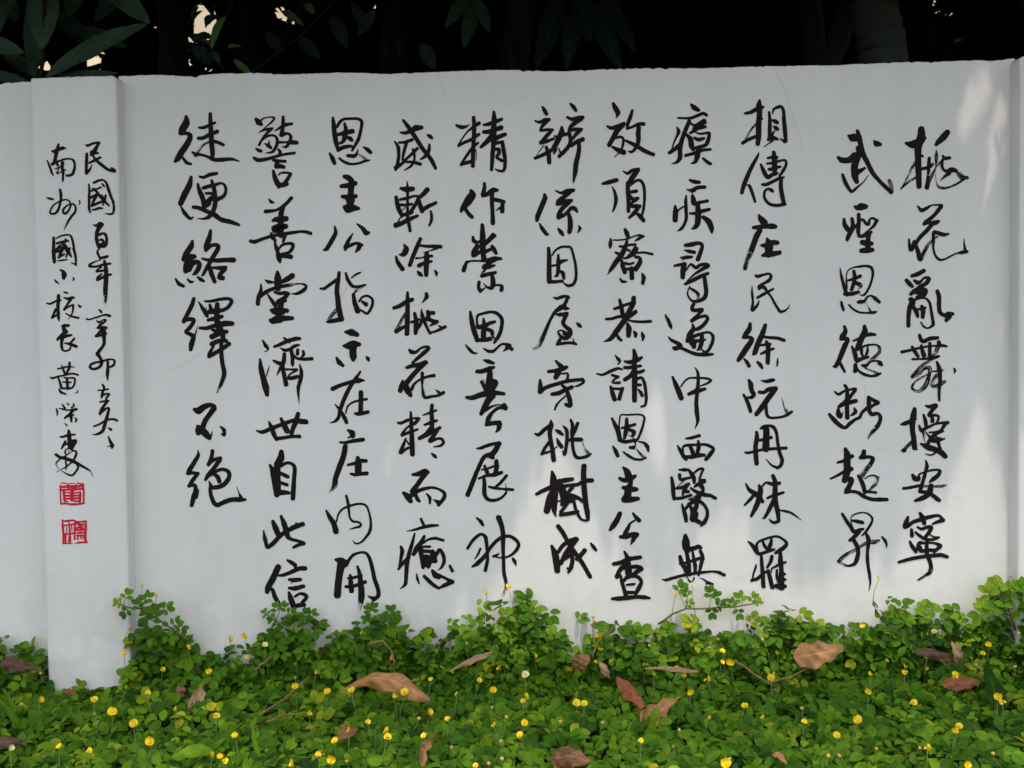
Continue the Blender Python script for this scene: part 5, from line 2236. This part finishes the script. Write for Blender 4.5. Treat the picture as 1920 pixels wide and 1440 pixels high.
fallen("curled dark brown fallen leaf standing on edge at the front, left of centre", (792, 1440), (822, 1372), 0.026, 'brown', .05, .08, arch=0.016, curl=-0.9, face=Vector((-.8, -.7, .3)))
fallen("small brown leaf scrap lying in the leaves at the front, left of centre", (634, 1384), (672, 1366), 0.026, 'brown', .065, .06, curl=0.3, face=Vector((0, -.7, .8)))
fallen("dark brown fallen leaf leaning in the shade by the wall, right of centre", (1074, 1248), (1106, 1226), 0.030, 'brown', .07, .09, curl=-0.4, face=Vector((0, -1, .3)))
fallen("tiny pointed grey leaf hanging tip down beside the brown leaf by the wall", (1124, 1238), (1143, 1270), 0.014, 'grey', .09, .06, curl=-0.5, face=Vector((0, -1, .3)))
fallen("long thin grey brown fallen leaf lying level, right of centre by the wall", (1208, 1251), (1312, 1256), 0.010, 'grey', .075, .07, curl=-0.5, face=Vector((0, -.9, .5)), tip=1.2)
fallen("crumpled brown fallen leaf at the bottom edge of the bed, right of centre", (1034, 1418), (1108, 1424), 0.040, 'brown', .06, .06, arch=0.014, curl=-0.7, face=Vector((0, -.8, .6)), tip=0.6)
fallen("long dark brown fallen leaf, creased, under the yellow flowers at far right", (1712, 1218), (1802, 1238), 0.020, 'dark', .08, .075, curl=-0.6, face=Vector((0, -.9, .5)))
fallen("upright grey brown fallen leaf between the dark ones at far right", (1798, 1240), (1784, 1200), 0.020, 'grey', .07, .09, curl=0.4, face=Vector((0, -1, .3)))
fallen("reddish brown fallen leaf lying flat behind a yellow flower at far right", (1766, 1281), (1838, 1275), 0.026, 'red', .065, .065, curl=-0.3, arch=0.004, face=Vector((0, -.9, .7)))
fallen("small tan leaf scrap at the front of the bed, right of centre", (1448, 1412), (1476, 1428), 0.012, 'tan', .06, .06, curl=-0.5, face=Vector((0, -.8, .6)))
fallen("thin reddish leaf edge showing low between the leaves beside the left pillar's foot", (120, 1294), (144, 1297), 0.010, 'red', .05, .05, curl=-0.3, face=Vector((0, -.9, .6)))
big_leaf("broad_leaf", "single dark green pointed leaf standing upright at the far right of the bed", "leaf", G(1868, 1338, .05), G(1850, 1246, .10), 0.044,
         mat=M['cover'], tone=0.0, arch=0.004, curl=0.25, face=Vector((0.2, -1, .3)), tip=0.8)
big_leaf("broad_leaf", "light green pointed leaf lying flat at the front of the bed, left of centre", "leaf", G(400, 1408, .072), G(322, 1420, .072), 0.026,
         mat=M['cover'], tone=0.62, arch=0.004, curl=0.3, face=Vector((0, -.6, 1)))


def twig(label, pts, r=0.0016, mat='twig', z=0.075):
    mb = MB()
    q = [G(a, b, z) for a, b in pts]
    qq = []
    for p0, p1 in zip(q[:-1], q[1:]):
        for t in (0, .33, .66): qq.append(p0.lerp(p1, t) + Vector((random.uniform(-.0012, .0012), 0, random.uniform(-.0012, .0012))))
    qq.append(q[-1])
    mb.tube(qq, [r * (1 - .45 * i / len(qq)) for i in range(len(qq))], 6)
    return tag(mb.build("twig", M[mat], None, smooth=True), label, "twig", "dry twigs on the plants")


twig("reddish dry twig bent in a wide V, right of centre among the flowers", [(1376, 1238), (1400, 1254), (1440, 1281), (1490, 1266), (1530, 1246)], 0.0022)
twig("straight pale brown twig slanting up through the leaves, left of centre", [(486, 1342), (530, 1312), (580, 1269)], 0.0020)
twig("short pale twig lying level just below the slanting one", [(500, 1354), (530, 1341), (585, 1334)], 0.0016)
twig("thin twig leaning on the wall's foot at left", [(478, 1257), (495, 1242), (510, 1230)], 0.0016)
twig("dark upright twig hooked over at the wall, left of centre", [(742, 1245), (732, 1220), (718, 1201), (690, 1207)], 0.0018)
twig("pale curved twig in the bare soil at the far right", [(1805, 1370), (1830, 1390), (1862, 1398), (1880, 1402)], 0.0016, z=0.03)
twig("short brown twig below the yellow pair of flowers, right of centre", [(1110, 1233), (1120, 1205), (1155, 1170)], 0.0018)

for i, (a, b, w, lab) in enumerate([((490, 1445), (469, 1350), 0.009, "bright green grass blade standing at the front, left of centre"),
                                    ((48, 1378), (-6, 1306), 0.013, "wide yellowish grass blade leaning in from the left edge"),
                                    ((565, 1410), (520, 1425), 0.005, "thin grass blade lying low at the front, left of centre"),
                                    ((8, 1290), (28, 1345), 0.006, "dark green grass blade behind the wide one at the left edge")]):
    big_leaf("grass_blade", lab, "grass blade", G(*a, .03), G(*b, .10 if i in (0, 1) else .07), w, mat=M['cover'], tone=0.7 if i == 0 else 0.5, group="grass blades in the ground cover",
             arch=0.004, curl=0.5, face=Vector((0.5, -1, .4)), tip=0.5)


# ------------------------------------------------------------------ behind the wall: trunks, branches, thicket, house
def trunk_obj(name, parent, pts, r0, r1, mat, n=14, lump=0.04):
    mb = MB()
    q, rr = [], []
    pts = [Vector(p) for p in pts]
    S = 14
    for k in range(len(pts) - 1):
        for s in range(S):
            t = s / S
            q.append(pts[k].lerp(pts[k + 1], t) + Vector((random.uniform(-1, 1), random.uniform(-1, 1), 0)) * r0 * 0.06)
    q.append(pts[-1])
    for i in range(len(q)):
        t = i / (len(q) - 1)
        rr.append((r0 * (1 - t) + r1 * t) * (1 + random.uniform(-lump, lump)))
    mb.tube(q, rr, n)
    return mb.build(name, mat, parent, smooth=True)


BROAD = leaf_template([0, 0.45, 0.85, 1.0, 0.95, 0.7, 0.38, 0], 0.18, 0.22)


def leaf_cloud(name, pos, L, ratio, mat, tone, droop=0.6, parent=None, ydir=None):
    n = len(pos)
    az = rng.uniform(0, 2 * np.pi, n)
    y = np.stack([np.cos(az), np.sin(az), -droop + rng.normal(0, 0.4, n)], 1) if ydir is None else ydir
    nn = np.stack([rng.normal(0, 0.45, n), rng.normal(0, 0.45, n) - 0.2, np.ones(n)], 1)
    sc = np.stack([L * ratio, L, L], 1)
    col = np.stack([tone, np.zeros(n), np.zeros(n)], 1)
    return link(name, scatter_mesh(name, *BROAD, pos, frames(y, nn), sc, mat, col), parent)


def segs(pos, y, L):
    """sample points along each leaf"""
    u = y / np.linalg.norm(y, axis=1, keepdims=True)
    sd = np.cross(u, np.array([0, 0, 1.0])); sd /= np.linalg.norm(sd, axis=1, keepdims=True) + 1e-9
    return np.stack([pos + u * (L * t)[:, None] + sd * (L * s * w)[:, None]
                     for t, w in ((0.02, 0.02), (0.15, 0.1), (0.3, 0.14), (0.45, 0.14), (0.6, 0.14), (0.75, 0.1), (0.9, 0.05), (1.0, 0.01)) for s in (-1, 0, 1)], 1)


# shade tree: the grey-brown trunk right of centre carries the canopy that hangs over the wall
tree = empty("shade_tree", (at(975, 60, 0.75).x, 0.75, 0), "tree with a rough knotted trunk behind the wall's centre, its crown hanging over the wall", "tree")
bx = at(962, 128, 0.75); tx = at(978, 0, 0.75)
dx = (tx - bx) / (tx.z - bx.z)
foot = bx - dx * bx.z; top = bx + dx * (2.35 - bx.z)
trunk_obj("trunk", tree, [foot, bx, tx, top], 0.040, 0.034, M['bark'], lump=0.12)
kn = at(965, 86, 0.715)
blob(kn, Vector((0, -1, 0.2)), 0.03, 0.012, M['bark'], "knot", tree)
for k, (ex, ey, ez) in enumerate(((-1.5, -0.35, 2.75), (1.3, -0.4, 2.8), (-0.4, 1.6, 3.0), (2.3, 1.2, 2.9), (-2.5, 0.9, 2.9))):
    trunk_obj("limb", tree, [top, top.lerp(Vector((ex, ey, ez)), 0.5) + Vector((0, 0, 0.15)), Vector((ex, ey, ez))], 0.03, 0.010, M['bark'])

# where the leaves of the crown leave light through, as patches on the wall (photo pixels: x, y, rx, ry)
LIT = [(1818, 210, 14, 30), (1868, 212, 16, 14), (1822, 172, 7, 20), (1848, 165, 5, 24), (1825, 262, 5, 18), (1855, 300, 8, 45), (1665, 157, 16, 8), (1592, 150, 12, 26),
       (1690, 130, 12, 6), (1885, 625, 8, 28), (1840, 800, 4, 40), (28, 330, 8, 40), (50, 425, 6, 20), (1340, 345, 6, 16), (1320, 450, 5, 22),
       (1290, 640, 6, 22), (1226, 790, 12, 26), (700, 780, 9, 22), (715, 830, 7, 18), (940, 575, 7, 20), (1045, 880, 12, 40), (1240, 840, 6, 30), (1255, 690, 7, 18)]
EDGE = [(-400, 1600), (240, 1600), (640, 1600), (800, 1420), (860, 1230), (930, 1100), (985, 980), (1030, 860), (1075, 900), (1120, 1010), (1160, 1120), (1240, 1120),
        (1330, 1010), (1380, 960), (1430, 1120), (1540, 1110), (1590, 1070), (1660, 1110), (1730, 1000), (1790, 930), (1835, 760), (1850, 860), (1885, 960), (1905, 1010), (1925, 1000), (2300, 1000)]
ex_ = np.array([e[0] for e in EDGE]); ey_ = np.array([e[1] for e in EDGE])
sv = np.array(SUN)


def shadow_px(P):
    """photo pixel where the shadow of a point falls on the wall plane (and how far down it lands)"""
    t = P[..., 1] / sv[1]
    Q = P - sv * t[..., None]
    shp = Q.shape[:-1]
    Q = Q.reshape(-1, 3).copy(); Q[:, 1] = 0.0
    return project(Q).reshape(*shp, 2)


def crown(n, X=(-3.6, 3.6), Y=(-0.78, 4.2), Lr=(0.13, 0.25)):
    x = rng.uniform(*X, n); y = rng.uniform(*Y, n)
    z = 1.72 + 0.28 * np.maximum(y, 0) - 0.08 * np.maximum(-y, 0) + rng.uniform(0, 0.9, n) + 0.15 * np.sin(3 * x + 1) * np.cos(2.3 * y)
    pos = np.stack([x, y, z], 1)
    L = rng.uniform(*Lr, n)
    az = rng.uniform(0, 2 * np.pi, n)
    yd = np.stack([np.cos(az), np.sin(az), -0.45 + rng.normal(0, 0.35, n)], 1)
    S = segs(pos, yd, L)
    px = shadow_px(S)
    lim = np.interp(px[..., 0], ex_, ey_)
    bad = ((px[..., 1] > lim) & (px[..., 1] < 1400)).any(1) & (y < 0.6)
    bad |= (px[..., 1] > 1400).any(1) & (y < 0.6) & (rng.uniform(0, 1, n) < 0.45)
    inview = (np.abs(px[..., 0] - 960) < 1100).any(1)
    for (cx, cy, rx, ry) in LIT:
        bad |= ((((px[..., 0] - cx) / (rx + 1)) ** 2 + ((px[..., 1] - cy) / (ry + 1)) ** 2) < 1).any(1)
    keep = ~bad
    # a part of the foreground is dappled, not bare of shade
    return pos[keep], L[keep], yd[keep]


c1_ = crown(40000)
c2_ = crown(26000, (-1.5, 1.5), (-1.0, 0.5), (0.045, 0.085))       # small unseen leaves added to fill in shade around the light patches
c3_ = crown(26000, (-1.2, 1.2), (-0.45, -0.02), (0.020, 0.038))    # tiny unseen leaves added so the light patches keep their shape
cp, cL, cy = [np.concatenate(q) for q in zip(c1_, c2_, c3_)]
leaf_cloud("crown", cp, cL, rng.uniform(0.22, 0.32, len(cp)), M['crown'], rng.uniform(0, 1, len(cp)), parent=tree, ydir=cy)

# more trunks and stems
def trunk_thing(name, label, cat, px0, px1, Y, r, mat, parts="trunk", group="trunks behind the wall", up=2.4):
    b = at(px0[0], px0[1], Y); t = at(px1[0], px1[1], Y)
    d = (t - b) / (t.z - b.z)
    f = b - d * b.z; e = b + d * (up - b.z)
    root = empty(name, f, label, cat, group)
    trunk_obj(parts, root, [f, b, t, e], r * 1.08, r * 0.9, mat)
    return root, f, e


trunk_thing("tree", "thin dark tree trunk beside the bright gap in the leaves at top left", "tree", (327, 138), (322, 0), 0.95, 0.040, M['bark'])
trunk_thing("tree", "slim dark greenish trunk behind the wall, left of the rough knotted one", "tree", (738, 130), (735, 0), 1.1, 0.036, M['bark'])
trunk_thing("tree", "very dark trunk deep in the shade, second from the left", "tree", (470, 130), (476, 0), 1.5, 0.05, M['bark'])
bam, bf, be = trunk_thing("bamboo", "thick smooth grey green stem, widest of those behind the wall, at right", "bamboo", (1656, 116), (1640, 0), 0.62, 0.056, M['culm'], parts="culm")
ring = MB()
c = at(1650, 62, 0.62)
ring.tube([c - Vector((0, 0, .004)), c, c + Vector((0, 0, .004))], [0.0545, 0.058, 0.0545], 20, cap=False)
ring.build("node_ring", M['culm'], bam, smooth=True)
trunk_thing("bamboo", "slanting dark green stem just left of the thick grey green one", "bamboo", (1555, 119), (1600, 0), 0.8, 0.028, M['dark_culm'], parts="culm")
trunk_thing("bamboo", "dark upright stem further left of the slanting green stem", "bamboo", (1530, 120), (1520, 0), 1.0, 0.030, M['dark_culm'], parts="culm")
vine = MB()
vp = [at(a, b, 0.5) for a, b in ((455, 150), (480, 130), (520, 100), (560, 70), (600, 30), (632, -5), (690, -60))]
vine.tube(vp, 0.0035, 6)
tag(vine.build("vine", M['bark'], None, smooth=True), "thin bare vine slanting up across the dark gap at left", "vine")


def branch(label, group, stem, leaves, Y, mat='mango'):
    """a leafy branch hanging behind the wall: stem and each leaf a part; leaves (x0, y0, x1, y1, width px, tone, dY)"""
    p = [at(a, b, Y) for a, b in stem]
    root = empty("leafy_branch", p[0], label, "branch", group)
    mb = MB(); mb.tube(p, 0.004, 7); mb.build("stem", M['stem' if mat != 'mango' else 'bark'], root, smooth=True)
    k = (Y - CAM.y) / F
    for (x0, y0, x1, y1, w, tone, dY) in leaves:
        big_leaf("leaf", None, None, at(x0, y0, Y + dY), at(x1, y1, Y + dY - 0.03), w * k, arch=random.uniform(-.006, .012), curl=random.uniform(.2, .45),
                 face=Vector((random.uniform(-.25, .25), -1, random.uniform(.15, .6))), mat=M[mat], tone=tone, parent=root, tip=0.9, ragged=0.02)
    return root


branch("branch of broad dark mango leaves fanned out above the wall's left end", "leafy branches behind the wall",
       [(60, 260), (68, 170), (80, 120), (84, -20), (90, -120)],
       [(86, 143, 277, 42, 50, .55, .0), (64, 145, 60, -10, 34, .35, .04), (86, -30, 81, 92, 58, .5, .02), (190, -40, 280, 44, 44, .4, -.01),
        (-35, 80, 44, 100, 36, .5, .0), (40, -30, 2, 60, 30, .15, .05), (-30, 140, 56, 154, 22, .2, -.02), (110, 143, 222, 136, 20, .25, .0),
        (0, -20, 30, 40, 40, .2, .08), (150, -40, 130, 30, 40, .15, .08), (230, -30, 180, 40, 40, .1, .1), (100, 20, 170, 90, 40, .1, .12), (130, 60, 240, 90, 36, .12, .1), (10, 100, 70, 145, 30, .1, .1)], 0.2)
branch("sprig of green leaves coloured as lit beside the bright gap at top left", "leafy branches behind the wall",
       [(440, 160), (410, 118), (398, 95), (400, 60), (430, 20), (450, -40)],
       [(425, 30, 396, 92, 18, .95, .0), (398, 96, 412, 118, 14, .6, -.01), (425, 98, 452, 88, 10, .9, .0), (438, 112, 470, 136, 14, .85, .0),  # high tones put the light on these leaves into their colour
        (350, 68, 392, 62, 12, .1, .0), (396, 118, 360, 82, 30, .05, .02), (345, 52, 368, 50, 5, .1, .0), (400, 70, 360, 76, 16, .05, .0), (385, 52, 410, 30, 20, .05, .02), (358, 35, 372, 8, 18, .05, .01), (380, 20, 362, 40, 10, .05, .0)], 0.45)
big_leaf("red_leaf", "dull red young leaf hanging in the bright gap at top left", "leaf", at(358, 66, .5), at(395, 84, .5), 0.016, mat=dry_mat('red'), face=Vector((0, -1, .3)), curl=.3)
branch("dark branch with small leaves coloured as lit at the top, left of the slim greenish trunk", "leafy branches behind the wall",
       [(600, -60), (570, 0), (545, 40), (520, 110)],
       [(530, 20, 570, 50, 14, .8, .0), (572, 8, 590, 26, 16, .85, .0), (555, 30, 535, 46, 12, .6, .0), (500, 60, 530, 100, 26, .1, .02), (560, 70, 600, 110, 26, .1, .02), (620, 30, 650, 90, 30, .12, .02)], 0.6)  # the brighter tones paint in light falling on the small leaves
branch("three drooping pointed leaves hanging from above, left of the knotted trunk", "leafy branches behind the wall",
       [(890, -100), (888, -40), (886, -6)],
       [(880, -8, 834, 52, 26, .28, .0), (886, -4, 872, 90, 30, .25, .0), (892, -6, 916, 60, 26, .28, .0), (700, 20, 672, 66, 24, .4, .1), (790, 82, 815, 128, 30, .25, .1), (660, 5, 690, 60, 22, .3, .1)], 0.55)
branch("wide dim leaves hanging right of the knotted trunk", "leafy branches behind the wall",
       [(1100, -120), (1090, -60), (1085, 0)],
       [(1060, -30, 1005, 128, 44, .14, .0), (1090, -10, 1060, 130, 36, .1, .0), (1085, -20, 1105, 80, 40, .14, -.02), (1100, 0, 1165, 130, 40, .1, .0), (1120, -30, 1190, 100, 36, .2, .04)], 0.9)

# thicket that closes the view: one mass of leaves
HOLES = [(385, 36, 15, 26), (378, 60, 20, 8), (160, 117, 18, 8), (85, 118, 7, 9), (291, 55, 2, 3), (290, 33, 2, 4), (382, 136, 10, 3), (530, 20, 6, 9), (541, 35, 4, 7), (348, 120, 3, 8), (183, 108, 7, 5),
         (1362, 10, 1.5, 1.5), (1375, 30, 3, 1), (1363, 42, 2, 1.5), (1748, 8, 2, 3), (1717, 13, 2, 2), (1790, 30, 2, 1.5)]


def hedge(n, y0, y1, z1, Lr, X=(-4.2, 4.2), z0=0.0):
    x = rng.uniform(*X, n); y = rng.uniform(y0, y1, n)
    z = z0 + rng.uniform(0.0, 1.0, n) ** 0.9 * (z1 - z0)
    pos = np.stack([x, y, z], 1)
    L = rng.uniform(*Lr, n)
    az = rng.uniform(0, 2 * np.pi, n)
    yd = np.stack([np.cos(az), np.sin(az), -0.5 + rng.normal(0, 0.5, n)], 1)
    S = segs(pos, yd, L)
    px = project(S.reshape(-1, 3)).reshape(n, -1, 2)
    bad = np.zeros(n, bool)
    for (cx, cy, rx, ry) in HOLES:
        bad |= ((((px[..., 0] - cx) / (rx + 2.5)) ** 2 + ((px[..., 1] - cy) / (ry + 2.5)) ** 2) < 1).any(1)
    k = ~bad
    return pos[k], L[k], yd[k]


ha = hedge(34000, 1.7, 3.8, 3.3, (0.17, 0.30))
hb_ = hedge(16000, 1.5, 2.2, 2.6, (0.05, 0.10), (-1.9, 1.9), 1.0)
h1 = [np.concatenate(q) for q in zip(ha, hb_)]
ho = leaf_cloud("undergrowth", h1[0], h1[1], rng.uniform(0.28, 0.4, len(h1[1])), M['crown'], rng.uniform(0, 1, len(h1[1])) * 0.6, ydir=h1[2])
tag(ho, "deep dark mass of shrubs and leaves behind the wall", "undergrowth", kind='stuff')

house = empty("house", (-3.0, 16.0, 0), "cream coloured house glimpsed as bright spots through the leaves at top left", "house")
hb = MB(); hb.box(-13, 7, 16.0, 24.0, 0, 7.5)
hw = hb.build("wall", M['house'], house)
rf = MB()
rf.add([(-13.6, 15.4, 7.5), (7.6, 15.4, 7.5), (7.6, 24.6, 7.5), (-13.6, 24.6, 7.5), (-13.6, 20, 10), (7.6, 20, 10)],
       [(0, 1, 5, 4), (2, 3, 4, 5), (0, 4, 3), (1, 2, 5), (3, 2, 1, 0)])
rf.build("roof", M['tile'], house)
for wx in (-10, 2.5):
    w = MB(); w.box(wx, wx + 1.6, 15.94, 15.996, 1.2, 2.6)
    w.build("window", M['glass'], house)
